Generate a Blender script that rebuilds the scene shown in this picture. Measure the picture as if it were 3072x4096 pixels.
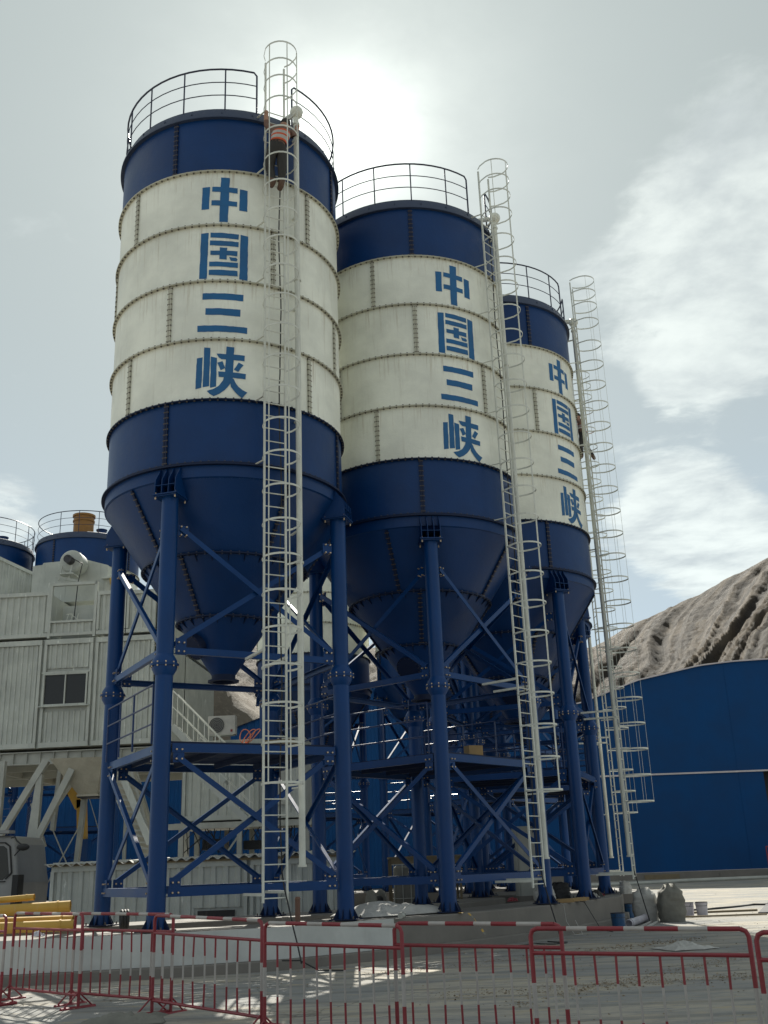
import bpy, bmesh, math, random
from mathutils import Vector, Matrix, noise
R = math.radians
PI = math.pi
rnd = random.Random(7)
scene = bpy.context.scene
for o in list(bpy.data.objects):
    bpy.data.objects.remove(o)
COL = scene.collection

# ------------------------------------------------------------------ camera
pitch, roll = R(19.042), R(-2.113)
fwd = Vector((0, math.cos(pitch), math.sin(pitch)))
up = Vector((0, -math.sin(pitch), math.cos(pitch)))
rt = Vector((1, 0, 0))
r2 = math.cos(roll) * rt + math.sin(roll) * up
u2 = -math.sin(roll) * rt + math.cos(roll) * up
cd = bpy.data.cameras.new('camera')
cam = bpy.data.objects.new('camera', cd)
COL.objects.link(cam)
M = Matrix((r2, u2, -fwd)).transposed().to_4x4()
M.translation = Vector((0, 0, 1.5))
cam.matrix_world = M
cd.sensor_fit = 'HORIZONTAL'
cd.sensor_width = 36
cd.lens = 4135.39 / 3072 * 36
cd.clip_start = 0.1
cd.clip_end = 3000
scene.camera = cam
scene.render.resolution_x = 768
scene.render.resolution_y = 1024
scene.view_settings.view_transform = 'Standard'
scene.view_settings.look = 'None'
scene.view_settings.gamma = 1
scene.view_settings.exposure = 0.78
scene.cycles.max_bounces = 6
scene.cycles.use_denoising = True

# ------------------------------------------------------------------ sun and sky
SUN_EL, SUN_AZ = 39.2, -1.9
sdir = Vector((math.sin(R(SUN_AZ)) * math.cos(R(SUN_EL)), math.cos(R(SUN_AZ)) * math.cos(R(SUN_EL)), math.sin(R(SUN_EL))))
sl = bpy.data.lights.new('sun', 'SUN')
sl.energy = 5.0
sl.angle = R(0.6)
sl.color = (1.0, 0.96, 0.86)
so = bpy.data.objects.new('sun', sl)
COL.objects.link(so)
so.rotation_euler = sdir.to_track_quat('Z', 'Y').to_euler()
so.location = (0, 40, 60)

world = bpy.data.worlds.new('World')
scene.world = world
world.use_nodes = True
wt = world.node_tree
for n in list(wt.nodes):
    wt.nodes.remove(n)


class NG:
    """small helper for building node trees"""
    def __init__(s, t):
        s.t = t

    def n(s, kind, **kw):
        nd = s.t.nodes.new(kind)
        ins = kw.pop('ins', {})
        for k, v in kw.items():
            setattr(nd, k, v)
        for k, v in ins.items():
            s.set(nd, k, v)
        return nd

    def set(s, nd, k, v):
        sock = nd.inputs[k]
        if isinstance(v, bpy.types.NodeSocket):
            s.t.links.new(v, sock)
        else:
            sock.default_value = v

    def math(s, op, a, b=0.0, c=0.0, clamp=False):
        nd = s.n('ShaderNodeMath', operation=op, use_clamp=clamp)
        s.set(nd, 0, a)
        s.set(nd, 1, b)
        if op in ('MULTIPLY_ADD',):
            s.set(nd, 2, c)
        return nd.outputs[0]

    def vmath(s, op, a, b=(0, 0, 0)):
        nd = s.n('ShaderNodeVectorMath', operation=op)
        s.set(nd, 0, a)
        s.set(nd, 1, b)
        return nd.outputs['Value'] if op in ('DOT_PRODUCT', 'LENGTH') else nd.outputs[0]

    def mix(s, f, a, b):
        nd = s.n('ShaderNodeMix', data_type='RGBA')
        s.set(nd, 0, f)
        s.set(nd, 6, a)
        s.set(nd, 7, b)
        return nd.outputs[2]

    def ramp(s, v, a, b, c=0.0, d=1.0, smooth=True):
        nd = s.n('ShaderNodeMapRange', interpolation_type='SMOOTHSTEP' if smooth else 'LINEAR')
        s.set(nd, 'Value', v)
        for k, x in zip(('From Min', 'From Max', 'To Min', 'To Max'), (a, b, c, d)):
            s.set(nd, k, x)
        return nd.outputs[0]

    def noise(s, vec, scale, detail=4, rough=0.5, dist=0.0):
        nd = s.n('ShaderNodeTexNoise', ins={'Scale': scale, 'Detail': detail, 'Roughness': rough, 'Distortion': dist})
        if vec is not None:
            s.set(nd, 'Vector', vec)
        return nd.outputs['Fac']

    def scale(s, vec, sc):
        nd = s.n('ShaderNodeMapping', ins={'Scale': sc})
        s.set(nd, 'Vector', vec)
        return nd.outputs[0]


g = NG(wt)
tc = g.n('ShaderNodeTexCoord').outputs['Generated']
dirv = g.vmath('NORMALIZE', tc)
sky = g.n('ShaderNodeTexSky', sky_type='NISHITA', sun_disc=False, sun_elevation=R(SUN_EL), sun_rotation=R(SUN_AZ),
          air_density=1.0, dust_density=2.0, ozone_density=1.0, altitude=3000)
sep = g.n('ShaderNodeSeparateXYZ', ins={'Vector': dirv})
dz = sep.outputs['Z']
# clouds lie on a layer seen from below
inv = g.math('DIVIDE', 1.0, g.math('MAXIMUM', dz, 0.06))
layer = g.vmath('MULTIPLY', dirv, (1, 1, 0))
sc_ = g.n('ShaderNodeVectorMath', operation='SCALE')
g.set(sc_, 0, layer)
g.set(sc_, 'Scale', inv)
lay = sc_.outputs[0]
n1 = g.noise(lay, 1.7, 10, 0.6, 0.25)
n2 = g.noise(lay, 5.2, 9, 0.62, 0.3)
nn = g.math('ADD', g.math('MULTIPLY', n1, 0.55), g.math('MULTIPLY', n2, 0.45))


def bank(d, width, amp):
    d = Vector(d).normalized()
    dp = g.vmath('DOT_PRODUCT', dirv, tuple(d))
    return g.math('MULTIPLY', g.ramp(dp, math.cos(R(width)), 1.0), amp)


banks = None
for d, w_, a_ in (((.283, .825, .49), 8, .20), ((.36, .80, .50), 9, .15), ((.35, .74, .58), 9, .12), ((.275, .915, .298), 5.0, .34), ((.33, .91, .255), 4.5, .24),
                  ((.151, .813, .562), 2.5, .10), ((-.344, .886, .311), 3.0, .20), ((-.8, -.2, .5), 40, .3), ((.7, -.5, .5), 45, .3), ((.285, .87, .415), 3.2, .15)):
    b_ = bank(d, w_, a_)
    banks = b_ if banks is None else g.math('ADD', banks, b_)
cl = g.ramp(g.math('ADD', nn, banks), 0.555, 0.745)
shade = g.ramp(g.noise(lay, 2.6, 6, 0.6, 0.2), 0.35, 0.72)
sundot = g.vmath('DOT_PRODUCT', dirv, tuple(sdir))
veil = g.ramp(sundot, math.cos(R(34)), math.cos(R(4)), smooth=False)
p1 = g.math('POWER', g.math('MAXIMUM', sundot, 0.0), 90.0)
p2 = g.math('POWER', g.math('MAXIMUM', sundot, 0.0), 700.0)
low = g.mix(g.ramp(dz, 0.12, 0.60), (0.305, 0.365, 0.392, 1), (0.235, 0.265, 0.250, 1))
low = g.mix(g.math('MULTIPLY', veil, 0.85), low, (0.335, 0.368, 0.342, 1))
ccol = g.mix(shade, (0.53, 0.565, 0.52, 1), (0.33, 0.36, 0.345, 1))
col = g.mix(cl, low, ccol)
# unseen sky behind the camera: one even tone, set for its fill light
back = g.ramp(sep.outputs['Y'], 0.25, -0.6)
col = g.mix(back, col, (0.27, 0.30, 0.31, 1))
gl = g.math('ADD', g.math('MULTIPLY', p1, 0.17), g.math('MULTIPLY', p2, 0.70))
wob = g.ramp(n2, 0.3, 0.7, 0.75, 1.2)
gv = g.n('ShaderNodeCombineXYZ', ins={'X': g.math('MULTIPLY', g.math('MULTIPLY', gl, wob), 0.97), 'Y': g.math('MULTIPLY', gl, wob), 'Z': g.math('MULTIPLY', g.math('MULTIPLY', gl, wob), 0.90)})
col = g.vmath('ADD', col, gv.outputs[0])
below = g.ramp(dz, 0.0, -0.05)
col = g.mix(below, col, (0.06, 0.055, 0.05, 1))
addn = g.n('ShaderNodeVectorMath', operation='SCALE')
g.set(addn, 0, col)
g.set(addn, 'Scale', 9.4)
nsk = g.n('ShaderNodeVectorMath', operation='SCALE')
g.set(nsk, 0, sky.outputs[0])
g.set(nsk, 'Scale', 0.12)
tot = g.vmath('ADD', addn.outputs[0], nsk.outputs[0])
bg = g.n('ShaderNodeBackground', ins={'Strength': 0.1})
g.set(bg, 'Color', tot)
wo = g.n('ShaderNodeOutputWorld')
wt.links.new(bg.outputs[0], wo.inputs[0])


# ------------------------------------------------------------------ materials
def new_mat(name):
    m = bpy.data.materials.new(name)
    m.use_nodes = True
    t = m.node_tree
    b = t.nodes['Principled BSDF']
    return m, NG(t), b


def c4(c, k=1.0):
    return (c[0] * k, c[1] * k, c[2] * k, 1)


def paint(name, base, rough=0.4, dirt=(0.2, 0.16, 0.11), dirt_amt=0.25, streak=0.35, scale=1.0, bump=0.02, metal=0.0, coat=0.0, waves=0.0, spec=0.5, sun_dark_streaks=0.0, runs=0.0):
    """painted metal or plaster: tone drift, vertical run-off stains, specks, slightly uneven surface"""
    m, g, b = new_mat(name)
    oc = g.n('ShaderNodeTexCoord').outputs['Object']
    drift = g.noise(oc, 0.9 * scale, 5, 0.6)
    col = g.mix(g.ramp(drift, 0.3, 0.7), c4(base, 0.86), c4(base, 1.08))
    st = g.noise(g.scale(oc, (5 * scale, 5 * scale, 0.35 * scale)), 1.6, 6, 0.65)
    col = g.mix(g.math('MULTIPLY', g.ramp(st, 0.56, 0.80), streak), col, c4(dirt))
    if runs:       # rust and cement runs starting at each bolted flange
        zz = g.n('ShaderNodeSeparateXYZ', ins={'Vector': oc}).outputs['Z']
        fr = g.math('FRACT', g.math('DIVIDE', g.math('SUBTRACT', 15.415, zz), 1.3128))
        rn = g.noise(g.scale(oc, (7, 7, 0.25)), 1.7, 6, 0.75)
        top_ = g.ramp(g.math('SUBTRACT', fr, g.math('MULTIPLY', rn, 0.6)), 0.25, -0.25)
        col = g.mix(g.math('MULTIPLY', g.math('MULTIPLY', top_, g.ramp(rn, 0.52, 0.68)), runs), col, (0.40, 0.33, 0.22, 1))
    if sun_dark_streaks:      # sun leaks and reflections painted as bright vertical streaks, plus darker streaks
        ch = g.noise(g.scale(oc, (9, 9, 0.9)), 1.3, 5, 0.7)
        col = g.mix(g.math('MULTIPLY', g.ramp(ch, 0.63, 0.70), sun_dark_streaks), col, (0.80, 0.82, 0.76, 1))
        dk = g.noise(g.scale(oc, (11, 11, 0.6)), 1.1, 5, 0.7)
        col = g.mix(g.math('MULTIPLY', g.ramp(dk, 0.64, 0.72), sun_dark_streaks * .6), col, (0.08, 0.085, 0.10, 1))
    sp = g.noise(oc, 14 * scale, 6, 0.7)
    col = g.mix(g.math('MULTIPLY', g.ramp(sp, 0.62, 0.78), dirt_amt), col, c4(dirt, 0.8))
    g.set(b, 'Base Color', col)
    g.set(b, 'Roughness', g.ramp(drift, 0.2, 0.8, rough * 0.8, min(1, rough * 1.25), False))
    b.inputs['Metallic'].default_value = metal
    b.inputs['Coat Weight'].default_value = coat
    b.inputs['Coat Roughness'].default_value = 0.15
    b.inputs['Specular IOR Level'].default_value = spec
    bp = g.n('ShaderNodeBump', ins={'Strength': 0.35, 'Distance': bump})
    hgt = g.noise(oc, 3.0 * scale, 3, 0.5)
    if waves:
        hgt = g.math('ADD', g.math('MULTIPLY', hgt, waves * 3), g.noise(oc, 40, 3, 0.6))
    g.set(bp, 'Height', hgt)
    g.t.links.new(bp.outputs[0], b.inputs['Normal'])
    return m


MT = {}
MT['blue'] = paint('blue_gloss_paint', (0.0008, 0.031, 0.125), 0.40, (0.022, 0.045, 0.095), 0.35, 0.35, bump=0.012, waves=0.6, spec=0.30)
MT['blue_dark'] = paint('blue_flange_paint', (0.003, 0.012, 0.045), 0.55, (0.03, 0.02, 0.018), 0.5, 0.4, bump=0.01, spec=0.3)
MT['blue_leg'] = paint('blue_column_paint', (0.0008, 0.038, 0.150), 0.38, (0.02, 0.045, 0.10), 0.3, 0.35, bump=0.006, spec=0.28)
MT['cream'] = paint('cream_tank_paint', (0.79, 0.80, 0.70), 0.5, (0.34, 0.29, 0.20), 0.10, 0.38, bump=0.02, waves=0.8, spec=0.35, runs=.6)
MT['cream_flange'] = paint('cream_flange_weathered', (0.46, 0.45, 0.36), 0.6, (0.16, 0.12, 0.08), 0.6, 0.5, bump=0.01)
MT['bolt'] = paint('bolt_rusty', (0.10, 0.085, 0.07), 0.5, (0.2, 0.08, 0.03), 0.5, 0.2, metal=0.4)
MT['bolt_blue'] = paint('bolt_blue', (0.05, 0.055, 0.075), 0.4, (0.25, 0.14, 0.06), 0.5, 0.2, metal=0.5)
MT['bolt_bright'] = paint('bolt_zinc', (0.55, 0.42, 0.28), 0.35, (0.2, 0.1, 0.05), 0.3, 0.2, metal=0.6)
MT['white_rail'] = paint('white_ladder_paint', (0.60, 0.61, 0.54), 0.45, (0.25, 0.2, 0.14), 0.5, 0.3, scale=3)
MT['letter'] = paint('lettering_blue', (0.008, 0.105, 0.265), 0.6, (0.02, 0.06, 0.12), 0.12, 0.2, scale=2)
MT['white_box'] = paint('white_container_paint', (0.44, 0.46, 0.42), 0.55, (0.12, 0.125, 0.115), 0.4, 0.65, scale=1.5, bump=0.01, sun_dark_streaks=.8)
MT['grey_frame'] = paint('pale_grey_steel', (0.38, 0.385, 0.345), 0.55, (0.2, 0.17, 0.13), 0.5, 0.5, scale=2)
MT['roof_steel'] = paint('blue_roof_dusty', (0.030, 0.045, 0.085), 0.5, (0.2, 0.2, 0.2), 0.2, 0.1)
MT['rail_dark'] = paint('dark_blue_rail', (0.012, 0.016, 0.045), 0.4)
MT['rail_blue'] = paint('blue_handrail', (0.004, 0.025, 0.10), 0.3)
MT['shed_blue'] = paint('shed_sheet_blue', (0.001, 0.048, 0.16), 0.65, (0.003, 0.030, 0.095), 0.25, 0.5, scale=0.5, bump=0.02, spec=0.2)
MT['shed_trim'] = paint('shed_trim_pale', (0.55, 0.5, 0.5), 0.5)
MT['red'] = paint('barrier_red', (0.215, 0.016, 0.024), 0.48, (0.22, 0.14, 0.10), 0.6, 0.35, scale=4, coat=0.1)
MT['white'] = paint('barrier_white', (0.37, 0.345, 0.32), 0.5, (0.30, 0.15, 0.11), 0.7, 0.5, scale=3)
MT['yellow'] = paint('yellow_pipe_paint', (0.50, 0.30, 0.05), 0.55, (0.46, 0.33, 0.19), 0.7, 1.0, scale=1.2)
MT['orange_filter'] = paint('orange_filter_paint', (0.27, 0.125, 0.02), 0.5)
MT['black'] = paint('black_rubber', (0.015, 0.015, 0.016), 0.6)
MT['darkmetal'] = paint('dark_metal', (0.05, 0.05, 0.055), 0.5, metal=0.4)
MT['grey_truck'] = paint('truck_silver_paint', (0.24, 0.24, 0.235), 0.35, (0.1, 0.09, 0.07), 0.4, 0.4, coat=0.2)
MT['sack_grey'] = paint('woven_sack_grey', (0.17, 0.165, 0.14), 0.85, (0.08, 0.075, 0.06), 0.5, 0.5, scale=4, bump=0.03)
MT['sack_white'] = paint('woven_sack_white', (0.42, 0.41, 0.38), 0.8, (0.2, 0.18, 0.15), 0.5, 0.5, scale=4, bump=0.03)
MT['bucket_blue'] = paint('bucket_blue', (0.012, 0.07, 0.17), 0.35, (0.3, 0.3, 0.3), 0.5, 0.3, scale=4)
MT['bucket_white'] = paint('bucket_white', (0.45, 0.43, 0.47), 0.4, scale=4)
MT['wood'] = paint('raw_wood', (0.30, 0.20, 0.09), 0.8, (0.1, 0.07, 0.04), 0.4, 0.4, scale=5)
MT['board'] = paint('ply_board', (0.19, 0.15, 0.09), 0.8, (0.1, 0.07, 0.04), 0.5, 0.6, scale=4)
MT['orange_vest'] = paint('vest_orange', (0.58, 0.085, 0.02), 0.7, scale=6)
MT['red_vest'] = paint('vest_red', (0.45, 0.03, 0.03), 0.7, scale=6)
MT['reflect'] = paint('vest_stripe', (0.45, 0.42, 0.38), 0.4)
MT['cloth_dark'] = paint('cloth_dark', (0.035, 0.033, 0.03), 0.9, scale=6)
MT['cloth_brown'] = paint('cloth_brown', (0.16, 0.09, 0.065), 0.9, scale=6)
MT['skin'] = paint('skin', (0.35, 0.19, 0.12), 0.6, (0.3, 0.12, 0.08), 0.1, 0.1, scale=6)
MT['boot'] = paint('boot_brown', (0.10, 0.055, 0.035), 0.6, scale=6)
MT['grit'] = paint('grit_tan', (0.27, 0.21, 0.14), 0.9, scale=5)
MT['concrete'] = paint('concrete_rough', (0.18, 0.165, 0.145), 0.85, (0.12, 0.105, 0.085), 0.4, 0.45, scale=1.4, bump=0.03)
MT['limewash'] = paint('white_washed_concrete', (0.50, 0.51, 0.485), 0.8, (0.3, 0.28, 0.24), 0.25, 0.25, scale=1.5, bump=0.02)
MT['gasket'] = paint('orange_cable', (0.8, 0.25, 0.1), 0.5)
MT['hopper_cream'] = paint('cream_hopper_dented', (0.42, 0.39, 0.31), 0.6, (0.2, 0.16, 0.1), 0.6, 0.5, scale=2, bump=0.06)


def glass_mat():
    m, g, b = new_mat('dark_window_glass')
    b.inputs['Base Color'].default_value = (0.02, 0.02, 0.018, 1)
    b.inputs['Roughness'].default_value = 0.06
    b.inputs['Specular IOR Level'].default_value = 0.4
    return m


MT['glass'] = glass_mat()


def zone(nm, base, spots):
    return base


def ground_mat():
    m, g, b = new_mat('yard_concrete')
    oc = g.n('ShaderNodeTexCoord').outputs['Object']
    big = g.noise(g.scale(oc, (0.25, 0.55, 1)), 1.0, 6, 0.6, 0.6)
    col = g.mix(g.ramp(big, 0.42, 0.60), (0.245, 0.243, 0.232, 1), (0.37, 0.335, 0.275, 1))
    fine = g.noise(g.scale(oc, (1.0, 4.5, 1)), 1.5, 9, 0.7, 1.0)
    col = g.mix(g.math('MULTIPLY', g.ramp(fine, 0.46, 0.62), 0.75), col, (0.20, 0.202, 0.20, 1))
    sand = g.noise(g.scale(oc, (0.45, 2.6, 1)), 1.6, 10, 0.7, 1.6)
    col = g.mix(g.math('MULTIPLY', g.ramp(sand, 0.53, 0.66), 0.85), col, (0.37, 0.31, 0.21, 1))
    trk = g.n('ShaderNodeTexWave', wave_type='BANDS', bands_direction='Y', ins={'Scale': 0.33, 'Distortion': 3.5, 'Detail': 4, 'Detail Scale': 0.6})
    g.set(trk, 'Vector', g.scale(oc, (0.5, 1, 1)))
    col = g.mix(g.math('MULTIPLY', g.ramp(trk.outputs['Fac'], 0.80, 1.0), 0.35), col, (0.10, 0.10, 0.098, 1))
    spk = g.noise(oc, 22, 5, 0.75)
    col = g.mix(g.math('MULTIPLY', g.ramp(spk, 0.62, 0.74), 0.55), col, (0.12, 0.10, 0.08, 1))
    vo = g.n('ShaderNodeTexVoronoi', feature='DISTANCE_TO_EDGE', ins={'Scale': 0.22})
    wob = g.n('ShaderNodeTexNoise', ins={'Scale': 0.9, 'Detail': 6})
    g.set(wob, 'Vector', oc)
    mixv = g.vmath('ADD', oc, g.vmath('MULTIPLY', wob.outputs['Color'], (1.6, 1.6, 0)))
    g.set(vo, 'Vector', mixv)
    crack = g.ramp(vo.outputs['Distance'], 0.004, 0.0)
    col = g.mix(g.math('MULTIPLY', crack, 0.5), col, (0.07, 0.06, 0.05, 1))
    # soil beyond the paved yard
    sy = g.n('ShaderNodeSeparateXYZ', ins={'Vector': oc}).outputs['Y']
    col = g.mix(g.ramp(sy, 88, 96), col, (0.24, 0.19, 0.14, 1))
    g.set(b, 'Base Color', col)
    b.inputs['Roughness'].default_value = 0.9
    b.inputs['Specular IOR Level'].default_value = 0.25
    bp = g.n('ShaderNodeBump', ins={'Strength': 0.6, 'Distance': 0.03})
    g.set(bp, 'Height', g.math('ADD', g.math('MULTIPLY', fine, 0.6), g.noise(oc, 9, 8, 0.7)))
    g.t.links.new(bp.outputs[0], b.inputs['Normal'])
    return m


def soil_mat(name, c1, c2, c3, s=1.0, bump=1.0, attr=None):
    m, g, b = new_mat(name)
    oc = g.n('ShaderNodeTexCoord').outputs['Object']
    a = g.noise(oc, 0.02 * s, 8, 0.6, 0.5)
    f = g.noise(oc, 0.25 * s, 8, 0.7, 0.3)
    col = g.mix(g.ramp(a, 0.35, 0.65), c4(c1), c4(c2))
    col = g.mix(g.math('MULTIPLY', g.ramp(f, 0.48, 0.7), 0.6), col, c4(c3))
    if attr:     # bare rock showing along the gullies, scree between
        rk = g.n('ShaderNodeAttribute', attribute_name=attr).outputs['Fac']
        col = g.mix(g.ramp(rk, 0.45, 0.85), col, c4(c2, 0.62))
        col = g.mix(g.ramp(rk, 0.40, 0.10), col, c4(c3, 1.15))
    g.set(b, 'Base Color', col)
    b.inputs['Roughness'].default_value = 0.85
    b.inputs['Specular IOR Level'].default_value = 0.3
    bp = g.n('ShaderNodeBump', ins={'Strength': 0.9, 'Distance': bump})
    g.set(bp, 'Height', g.math('ADD', g.noise(oc, 0.35 * s, 12, 0.78), g.math('MULTIPLY', g.noise(oc, 2.2 * s, 6, 0.7), 0.25)))
    g.t.links.new(bp.outputs[0], b.inputs['Normal'])
    return m


MT['ground'] = ground_mat()
MT['hill'] = soil_mat('mountain_scree', (0.076, 0.053, 0.032), (0.055, 0.039, 0.025), (0.100, 0.073, 0.045), 1.0, 4.0, 'rock')
MT['gravel'] = soil_mat('gravel_slope', (0.15, 0.12, 0.085), (0.11, 0.09, 0.065), (0.22, 0.185, 0.135), 9.0, 0.18)


# ------------------------------------------------------------------ mesh helpers
def frame_from(d, upv=(0, 0, 1)):
    d = Vector(d).normalized()
    u = Vector(upv)
    if abs(d.dot(u)) > 0.98:
        u = Vector((1, 0, 0)) if abs(d.x) < 0.9 else Vector((0, 1, 0))
    x = d.cross(u).normalized()
    y = x.cross(d).normalized()
    return x, y, d


class MB:
    def __init__(s):
        s.v, s.f, s.m, s.sm = [], [], [], []

    def add(s, vs, fs, mi=0, smooth=False):
        o = len(s.v)
        s.v += [tuple(v) for v in vs]
        for f in fs:
            s.f.append(tuple(i + o for i in f))
            s.m.append(mi)
            s.sm.append(smooth)
        return s

    def box(s, c, size, rot=0.0, mi=0, mat=None):
        hx, hy, hz = size[0] / 2, size[1] / 2, size[2] / 2
        cr, sr = math.cos(rot), math.sin(rot)
        vs = []
        for x, y, z in ((-hx, -hy, -hz), (hx, -hy, -hz), (hx, hy, -hz), (-hx, hy, -hz), (-hx, -hy, hz), (hx, -hy, hz), (hx, hy, hz), (-hx, hy, hz)):
            if mat is not None:
                p = mat @ Vector((x, y, z))
                vs.append((p.x + c[0], p.y + c[1], p.z + c[2]))
            else:
                vs.append((c[0] + x * cr - y * sr, c[1] + x * sr + y * cr, c[2] + z))
        return s.add(vs, ((0, 3, 2, 1), (4, 5, 6, 7), (0, 1, 5, 4), (1, 2, 6, 5), (2, 3, 7, 6), (3, 0, 4, 7)), mi)

    def bar(s, p, q, w, h, upv=(0, 0, 1), mi=0):
        """rectangular bar from p to q; w across, h along up"""
        p, q = Vector(p), Vector(q)
        x, y, d = frame_from(q - p, upv)
        vs = []
        for e in (p, q):
            for a, b in ((-1, -1), (1, -1), (1, 1), (-1, 1)):
                vs.append(e + x * (a * w / 2) + y * (b * h / 2))
        return s.add(vs, ((0, 1, 2, 3), (7, 6, 5, 4), (0, 4, 5, 1), (1, 5, 6, 2), (2, 6, 7, 3), (3, 7, 4, 0)), mi)

    def tube(s, pts, r, n=8, mi=0, caps=True, closed=False):
        pts = [Vector(p) for p in pts]
        rr = r if isinstance(r, (list, tuple)) else [r] * len(pts)
        vs = []
        px = None
        for i, p in enumerate(pts):
            if closed:
                d = pts[(i + 1) % len(pts)] - pts[i - 1]
            else:
                d = pts[min(i + 1, len(pts) - 1)] - pts[max(i - 1, 0)]
            d.normalize()
            if px is None:
                x, y, _ = frame_from(d)
            else:
                x = (px - d * px.dot(d)).normalized()
                y = x.cross(d)
            px = x
            for k in range(n):
                a = 2 * PI * k / n
                vs.append(p + (x * math.cos(a) + y * math.sin(a)) * rr[i])
        fs = []
        m = len(pts)
        for i in range(m if closed else m - 1):
            j = (i + 1) % m
            for k in range(n):
                l = (k + 1) % n
                fs.append((i * n + k, i * n + l, j * n + l, j * n + k))
        s.add(vs, fs, mi, True)
        if caps and not closed:
            o = len(s.v) - m * n
            s.f.append(tuple(o + k for k in range(n))[::-1])
            s.f.append(tuple(o + (m - 1) * n + k for k in range(n)))
            s.m += [mi, mi]
            s.sm += [False, False]
        return s

    def lathe(s, prof, n=48, c=(0, 0, 0), mi=0, a0=0.0, a1=360.0, closed_prof=False):
        full = abs(a1 - a0) >= 359.9
        cols = n if full else n + 1
        vs = []
        for i in range(cols):
            a = R(a0 + (a1 - a0) * i / n)
            for r, z in prof:
                vs.append((c[0] + r * math.cos(a), c[1] + r * math.sin(a), c[2] + z))
        m = len(prof)
        fs = []
        for i in range(n):
            j = (i + 1) % cols
            for k in range(m if closed_prof else m - 1):
                l = (k + 1) % m
                fs.append((i * m + k, j * m + k, j * m + l, i * m + l))
        return s.add(vs, fs, mi, True)

    def sphere(s, c, r, n=12, mi=0, sc=(1, 1, 1)):
        vs, fs = [], []
        m = n // 2
        for i in range(m + 1):
            t = PI * i / m
            for k in range(n):
                a = 2 * PI * k / n
                vs.append((c[0] + r * sc[0] * math.sin(t) * math.cos(a), c[1] + r * sc[1] * math.sin(t) * math.sin(a), c[2] + r * sc[2] * math.cos(t)))
        for i in range(m):
            for k in range(n):
                l = (k + 1) % n
                fs.append((i * n + k, (i + 1) * n + k, (i + 1) * n + l, i * n + l))
        return s.add(vs, fs, mi, True)

    def prism(s, poly, z0, z1, mi=0):
        """vertical prism over a counter-clockwise xy polygon"""
        n = len(poly)
        vs = [(x, y, z0) for x, y in poly] + [(x, y, z1) for x, y in poly]
        fs = [tuple(range(n))[::-1], tuple(range(n, 2 * n))] + [(i, (i + 1) % n, n + (i + 1) % n, n + i) for i in range(n)]
        return s.add(vs, fs, mi)

    def build(s, name, mats, parent=None, sharp=35, loc=None):
        me = bpy.data.meshes.new(name)
        me.from_pydata(s.v, [], s.f)
        if not isinstance(mats, (list, tuple)):
            mats = [mats]
        for m in mats:
            me.materials.append(MT[m] if isinstance(m, str) else m)
        me.polygons.foreach_set('material_index', s.m)
        me.polygons.foreach_set('use_smooth', s.sm)
        me.update()
        bm = bmesh.new()
        bm.from_mesh(me)
        bmesh.ops.recalc_face_normals(bm, faces=bm.faces)
        bm.to_mesh(me)
        bm.free()
        if any(s.sm):
            me.set_sharp_from_angle(angle=R(sharp))
        o = bpy.data.objects.new(name, me)
        COL.objects.link(o)
        if parent is not None:
            o.parent = parent
        if loc:
            o.location = loc
        return o


def tag(o, label=None, cat=None, group=None, kind=None):
    if label:
        o['label'] = label
    if cat:
        o['category'] = cat
    if group:
        o['group'] = group
    if kind:
        o['kind'] = kind
    return o


def empty(name, loc=(0, 0, 0), rz=0.0, label=None, cat=None, group=None):
    o = bpy.data.objects.new(name, None)
    COL.objects.link(o)
    o.location = loc
    o.rotation_euler = (0, 0, rz)
    return tag(o, label, cat, group)


def gz(y):
    """height of the yard: it dips slightly towards the camera and rises towards the sheds"""
    if y < 15.5:
        t = 15.5 - max(y, 5)
        return -0.0045 * t * t
    if y > 32:
        return 0.45 * min(1, (y - 32) / 28)
    return 0.0


def pol(r, a, z):
    return Vector((r * math.cos(R(a)), r * math.sin(R(a)), z))


# ------------------------------------------------------------------ ground and hills
def make_ground():
    xs = [-900, -400, -150] + [x * 2.5 for x in range(-24, 25)] + [150, 400, 900]
    ys = [-60, -20, 0, 2, 4, 5] + [5 + 0.5 * i for i in range(1, 22)] + [18, 24, 28, 32, 40, 50, 60, 80, 120, 250, 900]
    vs, fs = [], []
    for y in ys:
        for x in xs:
            vs.append((x, y, gz(y)))
    n = len(xs)
    for j in range(len(ys) - 1):
        for i in range(n - 1):
            fs.append((j * n + i, j * n + i + 1, (j + 1) * n + i + 1, (j + 1) * n + i))
    mb = MB()
    mb.add(vs, fs)
    tag(mb.build('ground', 'ground'), kind='structure')


make_ground()


def lerp_tab(tab, x):
    if x <= tab[0][0]:
        return tab[0][1]
    for (a, b), (c, d) in zip(tab, tab[1:]):
        if x <= c:
            t = (x - a) / (c - a)
            return b + (d - b) * t
    return tab[-1][1]


def smooth(t):
    t = max(0, min(1, t))
    return t * t * (3 - 2 * t)


SKY = [(-1.2, .30), (-.6, .30), (-.40, .285), (-.34, .27), (-.26, .235), (-.18, .22), (-.05, .21), (.1, .197), (.2, .200), (.233, .218), (.31, .250), (.383, .284), (.47, .325), (.6, .37), (.8, .40), (1.2, .40)]


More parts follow.
